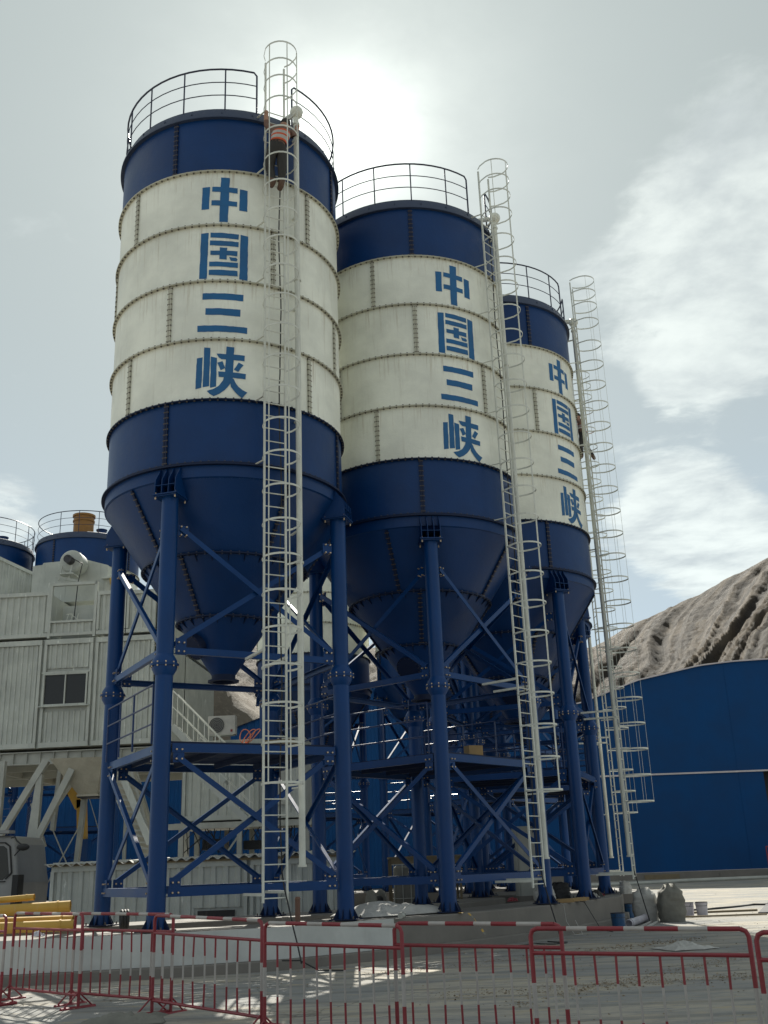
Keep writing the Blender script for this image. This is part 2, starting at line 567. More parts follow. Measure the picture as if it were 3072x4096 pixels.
def make_mountain():
    NA, ND = 700, 200
    vs, fs, rock = [], [], []
    for j in range(ND + 1):
        t = j / ND
        d = 130 + 470 * t
        for i in range(NA + 1):
            a = -0.75 + 1.75 * i / NA
            x, y = a * d, d
            crest = 600 * lerp_tab(SKY, a)
            base = d * lerp_tab(SKY, a) * (t ** 0.6)
            # ribs and gullies that run down to the lower left
            sg = a - 0.27 * t
            w = noise.noise(Vector((a * 5, t * 3, 3.1))) * .04 + noise.noise(Vector((a * 14, t * 7, 7.7))) * .008
            def ridge(fr, ft, sd):
                return 1 - 2.1 * abs(noise.noise(Vector(((sg + w) * fr, t * ft, sd))))
            rib = ridge(13, .6, 1.7)
            rib2 = ridge(36, 1.0, 9.2)
            rib3 = ridge(95, 2.0, 4.4)
            fine = noise.fractal(Vector((x * 0.06, y * 0.06, 0.4)), 0.75, 2.2, 6)
            amp = math.sin(PI * t) ** 0.5 * 1.15 * (.35 + .65 * d / 600) if 0 < t < 1 else 0
            z = base + amp * ((rib - .3) * 5.5 + (rib2 - .4) * 4.6 + (rib3 - .4) * 2.3) + fine * (1.2 * amp + 0.8) + noise.fractal(Vector((x * .22, y * .22, 8)), 0.8, 2.0, 3) * .5 * amp
            vs.append((x, y, max(z, -1) if t < .02 else z))
            st = noise.fractal(Vector(((sg + w * .8) * 120, t * 9, 5.5)), 0.6, 2.1, 5)
            rock.append(max(0, min(1, .5 + st * .75 - (rib2 - .4) * .25 - (rib3 - .4) * .15)))
    n = NA + 1
    for j in range(ND):
        for i in range(NA):
            fs.append((j * n + i, j * n + i + 1, (j + 1) * n + i + 1, (j + 1) * n + i))
    # back side falls away
    o = len(vs)
    for i in range(NA + 1):
        x, y, z = vs[ND * n + i]
        vs.append((x * 1.3, y * 1.3, -5))
        rock.append(.5)
    for i in range(NA):
        fs.append((ND * n + i, ND * n + i + 1, o + i + 1, o + i))
    mb = MB()
    mb.add(vs, fs, 0, True)
    o = mb.build('mountain', 'hill', sharp=180)
    at = o.data.attributes.new('rock', 'FLOAT', 'POINT')
    at.data.foreach_set('value', rock)
    tag(o, kind='structure')


make_mountain()


def make_slope():
    """stony embankment behind the plant, falling to the right"""
    NX, NY = 150, 60
    vs, fs = [], []
    for j in range(NY + 1):
        y = 78 + j * 1.0
        for i in range(NX + 1):
            x = -60 + i * 0.5
            top = lerp_tab([(-60, 30), (-20, 21.5), (-15, 17.5), (-9, 12), (4, 5), (15, -1)], x - (y - 90) * 0.1)
            t = smooth((y - 78) / 14)
            z = top * t + noise.fractal(Vector((x * .8, y * .8, 2)), 0.8, 2.1, 5) * 0.45
            if j == 0 or i == NX:
                z = -1
            vs.append((x, y, z))
    n = NX + 1
    for j in range(NY):
        for i in range(NX):
            fs.append((j * n + i, j * n + i + 1, (j + 1) * n + i + 1, (j + 1) * n + i))
    mb = MB()
    mb.add(vs, fs, 0, True)
    tag(mb.build('embankment', 'gravel', sharp=180), kind='structure')


make_slope()

# ------------------------------------------------------------------ silos
F = [None, 15.415, 14.10, 12.78, 11.466, 10.163, 8.855, 7.334, 6.277]
FOOT, PLATE, LR = 0.661, 8.21, 2.469
LEGA = [-105.7, -15.7, 74.3, 164.3]
RB, RF = 2.45, 2.52


def bolts_ring(mb, r, z, n, mi, size=0.017, h=0.085):
    for i in range(n):
        a = 360 * i / n + 1.3
        mb.tube([pol(r, a, z - h / 2), pol(r, a, z + h / 2)], size, 6, mi)


def glyphs():
    c1 = (830, 500, 14.73, [
        [(682, 416), (733, 414), (730, 561), (680, 563)], [(929, 424), (980, 429), (979, 568), (926, 566)],
        [(804, 352), (862, 354), (853, 648), (798, 646)], [(748, 414), (914, 419), (914, 455), (747, 446)],
        [(745, 504), (912, 510), (911, 543), (744, 538)]])
    c2 = (820, 869, 13.39, [
        [(671, 725), (721, 722), (715, 1014), (666, 1012)], [(927, 729), (976, 735), (974, 1018), (922, 1014)],
        [(733, 721), (916, 729), (914, 762), (733, 753)], [(731, 772), (915, 778), (914, 811), (730, 803)],
        [(735, 837), (908, 838), (907, 870), (735, 864)], [(795, 817), (842, 819), (840, 895), (793, 892)],
        [(855, 878), (900, 880), (909, 891), (903, 903), (866, 901)],
        [(729, 908), (912, 912), (911, 944), (729, 938)], [(728, 960), (909, 964), (911, 998), (728, 992)]])
    c3 = (817, 1249, 12.08, [
        [(688, 1129), (947, 1134), (946, 1174), (688, 1168)], [(709, 1222), (929, 1227), (928, 1270), (709, 1262)],
        [(660, 1326), (973, 1334), (972, 1371), (661, 1364)]])
    c4_ = (810, 149, 10.77, [
        [(655, 66), (692, 62), (688, 240), (651, 247)], [(700, 4), (738, 8), (736, 233), (696, 238)],
        [(743, 60), (780, 68), (778, 236), (742, 243)], [(778, 43), (952, 48), (950, 82), (808, 76), (792, 66)],
        [(838, 0), (886, 3), (882, 100), (880, 185), (862, 222), (832, 256), (800, 278), (765, 292), (740, 278), (722, 260), (762, 250), (795, 232), (820, 200), (832, 150), (835, 60)],
        [(790, 148), (960, 156), (957, 188), (793, 180)], [(783, 97), (815, 88), (832, 128), (805, 142)],
        [(914, 92), (945, 105), (912, 148), (885, 135)],
        [(862, 185), (885, 190), (898, 215), (915, 235), (940, 252), (970, 264), (938, 300), (912, 282), (890, 262), (868, 236)]])
    return [c1, c2, c3, c4_]


def glyph_mesh(cx, cy, cz, polys):
    bm = bmesh.new()
    for pi_, poly in enumerate(polys):
        pv = []
        k = len(poly)
        pts = []
        for i in range(k):      # hand-painted edges waver slightly
            a, b = poly[i], poly[(i + 1) % k]
            L_ = math.hypot(b[0] - a[0], b[1] - a[1])
            m = max(1, int(L_ / 22))
            for j in range(m):
                t = j / m
                jx = rnd.uniform(-1.3, 1.3) if j else 0
                jy = rnd.uniform(-1.3, 1.3) if j else 0
                pts.append((a[0] + (b[0] - a[0]) * t + jx, a[1] + (b[1] - a[1]) * t + jy))
        for x, y in pts:
            pv.append(bm.verts.new(((x - cx) * 0.00315, (cy - y) * 0.00369, 0.001 * pi_)))
        bm.faces.new(pv)
    x = -0.6
    while x < 0.6:
        geom = bm.verts[:] + bm.edges[:] + bm.faces[:]
        bmesh.ops.bisect_plane(bm, geom=geom, plane_co=(x, 0, 0), plane_no=(1, 0, 0))
        x += 0.05
    bmesh.ops.triangulate(bm, faces=bm.faces[:])
    for v in bm.verts:
        u, w, e = v.co
        r = RB + 0.004 + e
        a = -83.9 + math.degrees(u / RB)
        v.co = pol(r, a, cz + w)
    bmesh.ops.recalc_face_normals(bm, faces=bm.faces[:])
    for f in bm.faces:
        if f.normal.dot(f.calc_center_median() * Vector((1, 1, 0))) < 0:
            f.normal_flip()
    me = bpy.data.meshes.new('character')
    bm.to_mesh(me)
    bm.free()
    me.materials.append(MT['letter'])
    return me


GM = [glyph_mesh(*q) for q in glyphs()]


def seam_mb(z0, z1, n, matbolt=1):
    """bolted vertical joint of one shell course, drawn at local angle 0"""
    mb = MB()
    for s in (-1, 1):
        mb.box((RB + 0.016, s * 0.021, (z0 + z1) / 2), (0.05, 0.034, z1 - z0 - 0.05))
    for i in range(n):
        z = z0 + (z1 - z0) * (i + 0.5) / n
        mb.tube([(RB + 0.028, -0.05, z), (RB + 0.028, 0.05, z)], 0.017, 6, matbolt)
    return mb


def make_silo(name, label, cat, group, loc, rz, seams, letters=True):
    root = empty(name, loc, R(rz), label, cat, group)
    # --- roof
    mb = MB()
    mb.lathe([(0.0, 17.42), (0.45, 17.38), (2.36, 17.09), (2.42, 17.06), (2.535, 16.80), (2.535, 16.765), (2.44, 16.765)], 96)
    for i in range(24):
        a = 15 * i + 4
        mb.box(tuple(pol(2.50, a, 16.90)), (0.03, 0.02, 0.05), R(a))
    roof = mb.build('roof', ['roof_steel'], root)
    mb = MB().lathe([(0.24, 17.3), (0.24, 17.62), (0.27, 17.62), (0.27, 17.66), (0.0, 17.70)], 20, c=(-0.9, 0.6, 0))
    mb.build('roof_hatch', 'blue', roof)
    # --- shell courses
    def course(nm, z0, z1, mat):
        return MB().lathe([(RB, z0), (RB, z1)], 120).build(nm, mat, root)
    top = course('upper_blue_band', F[1], 16.78, 'blue')
    rings = [course('cream_band', F[i + 1], F[i], 'cream') for i in (1, 2, 3, 4)]
    lowb = course('lower_blue_band', F[6], F[5], 'blue')
    if letters:
        for k, me in enumerate(GM):
            o = bpy.data.objects.new('character', me)
            COL.objects.link(o)
            o.parent = rings[k]
    # --- flanges between courses
    for i in (1, 2, 3, 4, 5, 6):
        white = i <= 4
        mb = MB()
        mb.lathe([(RB - .01, F[i] + 0.012), (RF, F[i] + 0.012), (RF, F[i] + 0.001), (RB - .01, F[i] + 0.001)], 120)
        mb.lathe([(RB - .01, F[i] - 0.012), (RF, F[i] - 0.012), (RF, F[i] - 0.001), (RB - .01, F[i] - 0.001)], 120)
        if i == 6:
            mb.lathe([(RB - .01, F[i] - 0.02), (RF + .03, F[i] - 0.02), (RF + .03, F[i] - 0.05), (RB - .01, F[i] - 0.05)], 120)
        bolts_ring(mb, (RB + RF) / 2 + .008, F[i], 104, 1, 0.019, 0.07)
        mb.build('flange', ['cream_flange', 'bolt'] if white else ['blue_dark', 'bolt_blue' if i == 6 else 'bolt'], root)
    # --- vertical joints
    cz = [(F[1], 16.75, 'b', top), (F[2], F[1], 'w', rings[0]), (F[3], F[2], 'w', rings[1]), (F[4], F[3], 'w', rings[2]), (F[5], F[4], 'w', rings[3]), (F[6], F[5], 'b', lowb)]
    for (z0, z1, c, par), angs in zip(cz, seams):
        for a in angs:
            mb = seam_mb(z0, z1, 11)
            o = mb.build('bolted_joint', ['cream_flange', 'bolt'] if c == 'w' else ['blue_dark', 'bolt'], par)
            o.rotation_euler = (0, 0, R(a))
    # --- skirt and hopper
    MB().lathe([(2.475, F[6] - .05), (2.475, 8.58), (2.44, 8.56)], 120).build('skirt', 'blue', root)
    P = [(2.44, 8.56), (1.625, F[7]), (0.905, F[8]), (0.235, 5.26)]
    for k in range(3):
        (ra, za), (rb, zb) = P[k], P[k + 1]
        o = MB().lathe([(ra, za), (rb, zb)], 80).build('cone_section', 'blue', root)
        if k < 2:
            for a in ((-128, -52, 20, 120) if k == 0 else (-112, -20, 70, 160)):
                mb = MB()
                p, q = pol(ra, 0, za), pol(rb, 0, zb)
                nrm = Vector((za - zb, 0, -(ra - rb))).normalized()
                mb.bar(p + nrm * .02, q + nrm * .02, 0.05, 0.045, nrm)
                for i in range(12):
                    c = p.lerp(q, (i + .5) / 12) + nrm * .035
                    mb.tube([c + Vector((0, -.05, 0)), c + Vector((0, .05, 0))], 0.014, 5, 1)
                s_ = mb.build('bolted_joint', ['blue_dark', 'bolt'], o)
                s_.rotation_euler = (0, 0, R(a))
    for r, z, n in ((1.625, F[7], 64), (0.905, F[8], 40)):
        mb = MB()
        mb.lathe([(r, z + .014), (r + .075, z + .014), (r + .075, z - .014), (r, z - .014)], 72)
        bolts_ring(mb, r + .045, z, n, 1, 0.017, 0.075)
        for i in range(n // 2):      # small triangular stiffeners under the joint
            a = 720 * i / n
            p0, p1, p2 = pol(r + .07, a, z - .016), pol(r - .03, a, z - .016), pol(r - .085, a, z - .13)
            t = pol(.006, a + 90, 0)
            vs = [p0 - t, p1 - t, p2 - t, p0 + t, p1 + t, p2 + t]
            mb.add(vs, ((0, 1, 2), (5, 4, 3), (0, 3, 4, 1), (1, 4, 5, 2), (2, 5, 3, 0)))
        mb.build('cone_flange', ['blue_dark', 'bolt_blue'], root)
    mb = MB().lathe([(0.235, 5.26), (0.235, 5.16), (0.31, 5.16), (0.31, 5.13), (0.21, 5.13), (0.21, 5.26)], 28)
    mb.build('outlet', ['blue_dark'], root)
    # inspection cover on the lowest cone
    a = -140
    c = pol(0.60, a, 5.85)
    nv = (pol(1, a, 0) * (1.017) + Vector((0, 0, -0.67))).normalized()
    mb = MB()
    mb.tube([c - nv * .05, c + nv * .12], 0.24, 24)
    mb.tube([c + nv * .12, c + nv * .145], 0.29, 24)
    x, y, _ = frame_from(nv)
    for i in range(16):
        b = 2 * PI * i / 16
        e = c + nv * .12 + (x * math.cos(b) + y * math.sin(b)) * .265
        mb.tube([e, e + nv * .05], .012, 6, 1)
    mb.build('inspection_cover', ['blue_dark', 'bolt_blue'], root)
    # --- legs
    LP = [pol(LR, a, 0) for a in LEGA]
    for a, p in zip(LEGA, LP):
        mb = MB()
        mb.tube([p + Vector((0, 0, FOOT + .02)), p + Vector((0, 0, PLATE))], .155, 28)
        leg = mb.build('leg', 'blue_leg', root)
        mb = MB()
        zz = 5.05
        mb.lathe([(.155, zz - .19), (.215, zz - .09), (.225, zz - .02), (.255, zz - .02), (.255, zz - .002), (.15, zz - .002)], 28, c=tuple(p))
        mb.lathe([(.15, zz + .002), (.255, zz + .002), (.255, zz + .02), (.225, zz + .02), (.215, zz + .09), (.155, zz + .19)], 28, c=tuple(p))
        for i in range(10):
            b = 2 * PI * i / 10
            e = p + Vector((.238 * math.cos(b), .238 * math.sin(b), zz))
            mb.tube([e - Vector((0, 0, .045)), e + Vector((0, 0, .045))], .014, 6, 1)
        mb.build('leg_collar', ['blue_leg', 'bolt_bright'], leg)
        mb = MB()
        mb.box((p.x, p.y, FOOT + .012), (.50, .50, .02), R(a))
        for i in range(8):
            b = a + 45 * i
            t = pol(.007, b + 90, 0)
            q0, q1, q2 = p + pol(.15, b, FOOT + .022), p + pol(.245, b, FOOT + .022), p + pol(.15, b, FOOT + .20)
            mb.add([q0 - t, q1 - t, q2 - t, q0 + t, q1 + t, q2 + t], ((0, 1, 2), (5, 4, 3), (0, 3, 4, 1), (1, 4, 5, 2), (2, 5, 3, 0)))
        for i in range(4):
            e = p + pol(.29, a + 45 + 90 * i, FOOT)
            mb.tube([e, e + Vector((0, 0, .07))], .014, 6, 1)
        mb.build('base_plate', ['blue_dark', 'bolt'], leg)
        # bracket that carries the tank: slotted box of upright plates
        mb = MB()
        ex, ey = pol(1, a, 0), pol(1, a + 90, 0)
        mb.box((p + Vector((0, 0, PLATE + .012)))[:], (.50, .50, .024), R(a))
        mb.box((p + ex * .03 + Vector((0, 0, 8.40)))[:], (.40, .40, .012), R(a))
        for k in (-1.5, -.5, .5, 1.5):
            e = ey * (.138 * k)
            t = ey * .007
            prof = [(LR - .32, PLATE + .024), (LR + .235, PLATE + .024), (LR + .215, 8.52), (2.50, 8.79), (LR - .32, 8.79)]
            vs = [ex * r + e - t + Vector((0, 0, z)) for r, z in prof] + [ex * r + e + t + Vector((0, 0, z)) for r, z in prof]
            n = len(prof)
            mb.add(vs, [tuple(range(n)), tuple(range(2 * n - 1, n - 1, -1))] + [(i, n + i, n + (i + 1) % n, (i + 1) % n) for i in range(n)])
        mb.box((ex * (LR - .2) + Vector((0, 0, 8.5)))[:], (.02, .42, .56), R(a))
        for sx, sy in ((.2, .2), (.2, -.2), (-.2, .2), (-.2, -.2)):
            e = p + ex * sx + ey * sy
            mb.tube([e + Vector((0, 0, PLATE - .07)), e + Vector((0, 0, PLATE + .06))], .016, 6, 1)
        mb.box((p + Vector((0, 0, PLATE - .014)))[:], (.46, .46, .02), R(a))
        mb.build('support_bracket', ['blue', 'bolt_bright'], leg)
    # --- frame between the legs
    for k in range(4):
        A, B = LP[k], LP[(k + 1) % 4]
        d = (B - A)
        L_ = d.length
        dn = d.normalized()
        out = Vector((dn.y, -dn.x, 0))
        def P3(t, z, off=0.0):
            q = A + d * t + out * off
            return Vector((q.x, q.y, z))
        for z, h, w in ((1.26, .15, .09), (3.62, .15, .09), (5.33, .12, .08)):
            mb = MB()
            # channel section: web and two lips
            mb.bar(P3(.05, z, .045), P3(.95, z, .045), .012, h)
            mb.bar(P3(.05, z + h / 2 - .006, .0), P3(.95, z + h / 2 - .006, .0), w - .01, .012)
            mb.bar(P3(.05, z - h / 2 + .006, .0), P3(.95, z - h / 2 + .006, .0), w - .01, .012)
            mb.build('tie_beam', 'blue_leg', root)
        for (ta, za, tb, zb), off in (((.075, 3.47, .925, 1.44), .067), ((.075, 1.42, .925, 3.50), .0), ((.06, 7.62, .935, 5.50), .067), ((.065, 5.50, .94, 7.60), .0)):
            mb = MB()
            mb.bar(P3(ta, za, off), P3(tb, zb, off), .012, .095, dn.cross(Vector((0, 0, 1))).cross(P3(tb, zb) - P3(ta, za)))
            cdir = (P3(tb, zb) - P3(ta, za)).normalized()
            upn = out.cross(cdir).normalized()
            if upn.z < 0:
                upn = -upn
            mb.bar(P3(ta, za, off - .035) + upn * .0415, P3(tb, zb, off - .035) + upn * .0415, .058, .012, upn)
            mb.build('cross_brace', 'blue_leg', root)
        for tt, zz in ((.085, 1.34), (.915, 1.34), (.085, 3.52), (.915, 3.52), (.08, 5.40), (.92, 5.40), (.075, 7.58), (.925, 7.58)):
            mb = MB()
            c = P3(tt, zz, .034)
            ang = math.atan2(dn.y, dn.x)
            hh = .30 if zz < 5.6 else .2
            mb.box(c[:], (.20, .010, hh), ang)
            for sx in (-.05, .05):
                for sz in (-.09, .07):
                    e = c + dn * sx + Vector((0, 0, sz))
                    mb.tube([e - out * .045, e + out * .052], .016, 6, 1)
            mb.build('gusset', ['blue_leg', 'bolt_bright'], root)
        if k in (1, 3):
            mb = MB()
            for z in (4.74, 4.40, 4.05):
                mb.tube([P3(.06, z, .12), P3(.94, z, .12)], .017, 8)
            for t in (.06, .32, .59, .94):
                mb.tube([P3(t, 3.70, .12), P3(t, 4.74, .12)], .019, 8)
            mb.build('guard_rail', 'rail_blue', root)
    # --- working platform
    mb = MB()
    h = LR * math.sqrt(2)
    hc = LEGA[0] + 45
    for i in range(13):
        u = -h / 2 + .16 + (h - .32) * i / 12
        c = pol(1, hc, 0) * u
        mb.box((c.x, c.y, 3.725), (.215, h - .34, .028), R(hc))
    for i in range(4):
        u = -h / 2 + h * (i + .5) / 4
        c = pol(1, hc + 90, 0) * u
        mb.box((c.x, c.y, 3.655), (h - .3, .06, .10), R(hc))
    mb.build('platform', 'blue_dark', root)
    # --- roof railing
    mb = MB()
    ra = 2.43
    a_list = [-50 + 344 * i / 48 for i in range(49)]
    a_s, a_e = -48.5, 291.5
    top_pts = [pol(ra, a_s, 17.0), pol(ra, a_s, 18.03)] + [pol(ra, a_s + 1.5 + (a_e - a_s - 3) * i / 60, 18.11) for i in range(61)] + [pol(ra, a_e, 18.03), pol(ra, a_e, 17.0)]
    mb.tube(top_pts, .021, 8)
    for z in (17.42, 17.76):
        mb.tube([pol(ra, a_s + (a_e - a_s) * i / 60, z) for i in range(61)], .0115, 6)
    for i in range(1, 15):
        a = a_s + (a_e - a_s) * i / 15.45
        a = -127.8 + 360 + 21.6 * (i - 8)
        if a_s < a < a_e:
            mb.tube([pol(ra, a, 17.0), pol(ra, a, 18.11)], .017, 8)
    mb.build('roof_railing', 'rail_dark', root)
    # --- ladder with safety cage
    la = -61.8
    er, et = pol(1, la, 0), pol(1, la + 90, 0)
    rl = 2.752

    def LPt(r, t, z):
        q = er * r + et * t
        return Vector((q.x, q.y, z))
    mb = MB()
    for s in (-1, 1):
        mb.bar(LPt(rl, s * .213, 1.04), LPt(rl, s * .213, 18.14), .035, .035, er)
    nr = int((17.0 - 1.1) / .2625)
    for i in range(nr + 1):
        z = 1.11 + .2625 * i
        mb.tube([LPt(rl, -.213, z), LPt(rl, .213, z)], .0115, 6)
    for z in [F[6] - .02] + F[1:6] + [16.85]:
        for s in (-1, 1):
            mb.bar(LPt(2.50, s * .30, z), LPt(rl, s * .215, z + .02), .035, .012)
    # long arms back to the tie beams
    for z, s in ((1.17, -1), (1.20, 1), (5.24, -1), (5.12, 1)):
        mb.bar(LPt(1.83, s * .20, z), LPt(rl + .01, s * .213, z), .05, .045)
    lad = mb.build('ladder', 'white_rail', root)
    mb = MB()
    hz = [2.91 + .656 * i for i in range(21)] + [16.78, 17.32, 17.76, 18.20]

    def hoop(u):
        a = PI * u
        return rl + .10 + .62 * math.sin(a) ** .8 if 0 < u < 1 else rl, -.213 * 1.0 + 0
    for z in hz:
        pts = [(rl, -.22), (rl + .12, -.30)]
        for i in range(13):
            a = PI * i / 12
            pts.append((rl + .33 + .37 * math.sin(a), -.345 * math.cos(a)))
        pts += [(rl + .12, .30), (rl, .22)]
        for w in range(2):
            pass
        vs = []
        for r, t in pts:
            c = Vector((r - rl - .25, t, 0))
            cn = c.normalized() * .004
            for hh in (-.018, .018):
                vs.append(LPt(r + cn.x, t + cn.y, z + hh))
                vs.append(LPt(r - cn.x, t - cn.y, z + hh))
        fs = []
        for i in range(len(pts) - 1):
            a = i * 4
            fs += [(a, a + 4, a + 6, a + 2), (a + 1, a + 3, a + 7, a + 5), (a + 2, a + 6, a + 7, a + 3), (a, a + 1, a + 5, a + 4)]
        mb.add(vs, fs)
    for ang in (24, 90, 156):
        r, t = rl + .33 + .366 * math.sin(R(ang)), -.341 * math.cos(R(ang))
        mb.bar(LPt(r, t, 2.89), LPt(r, t, 18.22), .022, .006, er)
    mb.build('safety_cage', 'white_rail', lad)
    # --- filling pipe
    pa = -49.8
    mb = MB()
    pr_ = 2.665
    mb.tube([pol(pr_, pa, 1.58), pol(pr_, pa, 16.95)], .0575, 16)
    for z in (1.60, 13.0, 6.95, 16.9):
        mb.tube([pol(pr_, pa, z - .02), pol(pr_, pa, z + .02)], .078, 16)
    mb.tube([pol(pr_, pa, 16.9), pol(pr_ - .01, pa, 17.1), pol(pr_ - .1, pa, 17.22), pol(2.2, pa, 17.30)], .06, 12)
    mb.sphere(tuple(pol(pr_ + .02, pa, 17.20)), .145, 16)
    for z in (2.9, 5.1, 7.6, 9.9, 12.4, 14.6, 16.6):
        mb.bar(pol(RB - .01 if z > 8.6 else 2.3, pa + 1.5, z), pol(pr_, pa, z), .04, .03)
    mb.build('filling_pipe', 'white_rail', root)
    return root


S1 = [[-109.3, -14.5, 75, 165], [-133.8, -39.5, 50, 140], [-164, -60, 30, 120], [-109.4, -15.2, 75, 165], [-133.7, -39.5, 50, 140], [-109.1, -14, 75, 165]]
S2 = [[-107.6, -14, 75, 165], [-130.5, -40, 50, 140], [-107.7, -14, 75, 165], [-66.8, 25, 115, 205], [-131, -40, 50, 140], [-108.5, -14, 75, 165]]
S3 = [[-109.1, -14, 75, 165], [-150, -40, 50, 140], [-109.3, -14, 75, 165], [-150, -40, 50, 140], [-150, -40, 50, 140], [-108.8, -14, 75, 165]]
GS = 'blue and cream cement silos in a curved row'
silos = []
for i, (loc, rz, se, lab) in enumerate([
    ((-3.325, 20.559, 0), 0.0, S1, 'tallest-looking blue and cream silo nearest the camera, front one of the lettered row'),
    ((0.773, 23.996, 0), 20.6, S2, 'second lettered blue and cream silo, just behind and right of the nearest one'),
    ((3.378, 28.623, 0), 42.17, S3, 'third lettered silo, half hidden behind the second, beside the mountain'),
    ((4.2, 33.9, 0), 64.0, S1, 'fourth silo, all but hidden behind the third; its caged ladder shows on the right'),
]):
    silos.append(make_silo('cement_silo', lab, 'silo', GS, loc, rz, se))


def copy_tree(o, parent=None, skip=()):
    c = o.copy()
    COL.objects.link(c)
    if parent is not None:
        c.parent = parent
        c.matrix_parent_inverse = Matrix()
    for ch in list(o.children):
        if ch.name.split('.')[0] in skip:
            continue
        copy_tree(ch, c, skip)
    return c


GB = 'blue and cream silos standing behind the plant'
for loc, rz, lab, skip in [
    ((3.6, 38.9, 0), 200, 'silo behind the steelwork of the third and fourth silos, only its hopper showing', ('character', 'ladder', 'filling_pipe')),
    ((1.9, 43.9, 0), 215, 'rear silo whose lower blue band shows between the legs of the first two silos', ('character', 'ladder', 'filling_pipe')),
    ((-3.35, 45.2, 0), 230, 'rear silo whose cream shell shows behind the ladder of the nearest silo', ('character', 'filling_pipe', 'ladder')),
    ((-14.65, 48.7, 0), 172, 'rear silo with an orange filter on its roof, left of the nearest silo', ('character', 'filling_pipe', 'ladder')),
    ((-19.95, 48.7, 0), 205, 'rear silo cut off by the left edge of the picture', ('character', 'filling_pipe', 'ladder')),
]:
    o = copy_tree(silos[0], None, skip)
    o.location = loc
    o.rotation_euler = (0, 0, R(rz))
    o['label'] = lab
    o['group'] = GB
    if 'orange' in lab:
        mb = MB()
        c = Matrix.Rotation(-R(rz), 3, 'Z') @ Vector((.02, -1.1, 0))
        mb.lathe([(.48, 17.1), (.48, 17.95), (.52, 17.95), (.52, 18.03), (.48, 18.03), (.48, 18.2), (.54, 18.2), (.54, 18.3), (0, 18.36)], 28, c=tuple(c))
        mb.build('roof_filter', 'orange_filter', o)


# ------------------------------------------------------------------ plinths
def plinth(name, poly, z0, z1, mat, label):
    mb = MB()
    mb.prism(poly, z0, z1)
    o = mb.build(name, mat)
    bv = o.modifiers.new('soften', 'BEVEL')
    bv.width = .02
    bv.segments = 2
    return tag(o, label, 'plinth')


front = [(-14.0, 15.6), (-6.05, 17.15), (-3.19, 17.78), (-1.75, 18.35), (-.44, 19.45), (.86, 20.75), (3.4, 23.8), (5.72, 27.85), (6.35, 30.6)]


def offset(path, d):
    out = []
    for i, p in enumerate(path):
        a = Vector(path[max(0, i - 1)])
        b = Vector(path[min(len(path) - 1, i + 1)])
        t = (b - a).normalized()
        n = Vector((-t.y, t.x))
        out.append((p[0] + n.x * d, p[1] + n.y * d))
    return out


foot = offset(front, .12)
back = offset(front, 1.75)
plinth('concrete_plinth', foot + back[::-1], -.3, .645, 'concrete', 'curved concrete plinth carrying the front legs of the silos')
plinth('concrete_footing', front + offset(front, .5)[::-1], -.4, .16, 'concrete', 'low grey concrete step running along the foot of the plinth')
# whitewashed coat on the left part of the front face: a thin render skin with its own thickness
wf = [(-14.0, 15.6), (-6.05, 17.15), (-3.19, 17.78), (-1.75, 18.35), (-.44, 19.45), (-.02, 19.86)]
mb = MB()
o1, o2 = offset(wf, .105), offset(wf, .119)
n = len(wf)
vs = [(x, y, .165) for x, y in o1] + [(x, y, .655) for x, y in o1] + [(x, y, .165) for x, y in o2] + [(x, y, .655) for x, y in o2]
fs = []
for i in range(n - 1):
    fs += [(i, i + 1, n + i + 1, n + i), (2 * n + i, 3 * n + i, 3 * n + i + 1, 2 * n + i + 1), (n + i, n + i + 1, 3 * n + i + 1, 3 * n + i)]
fs += [(n - 1, 3 * n - 1, 4 * n - 1, 2 * n - 1), (0, n, 3 * n, 2 * n)]
mb.add(vs, [f if len(set(f)) == 4 else f for f in fs])
tag(mb.build('whitewash_coat', 'limewash'), 'whitewashed render on the left part of the plinth face', 'whitewash')
plinth('concrete_plinth', [(-14, 20.2), (-6.4, 20.75), (-2.2, 22.35), (-1.4, 23.0), (-.05, 23.75), (1.1, 25.7), (2.9, 29.9), (2.5, 31.6), (1.4, 31.2), (-.2, 27.2), (-1.9, 25.0), (-3.2, 24.0), (-6.4, 22.3), (-14, 21.6)],
       -.3, .655, 'concrete', 'inner concrete plinth under the rear legs of the silos')
plinth('concrete_plinth', [(4.3, 31.2), (7.2, 31.2), (7.2, 36.8), (1.5, 36.8), (1.5, 32.6), (4.3, 32.6)], -.3, .65, 'concrete', 'concrete plinth under the fourth silo, behind the third')
for lab, c, w in (('concrete pad under the rear silo seen between the first two', (1.9, 43.9), 5), ('concrete pad under the rear silo seen behind the nearest ladder', (-3.35, 45.2), 5),
                  ('concrete pad under the rear silo with the orange filter', (-14.65, 48.7), 5), ('concrete pad under the rear silo at the left edge', (-19.95, 48.7), 5)):
    x, y = c
    plinth('concrete_pad', [(x - 2.6, y - 2.6), (x + 2.6, y - 2.6), (x + 2.6, y + 2.6), (x - 2.6, y + 2.6)], -.1, .655, 'concrete', lab)


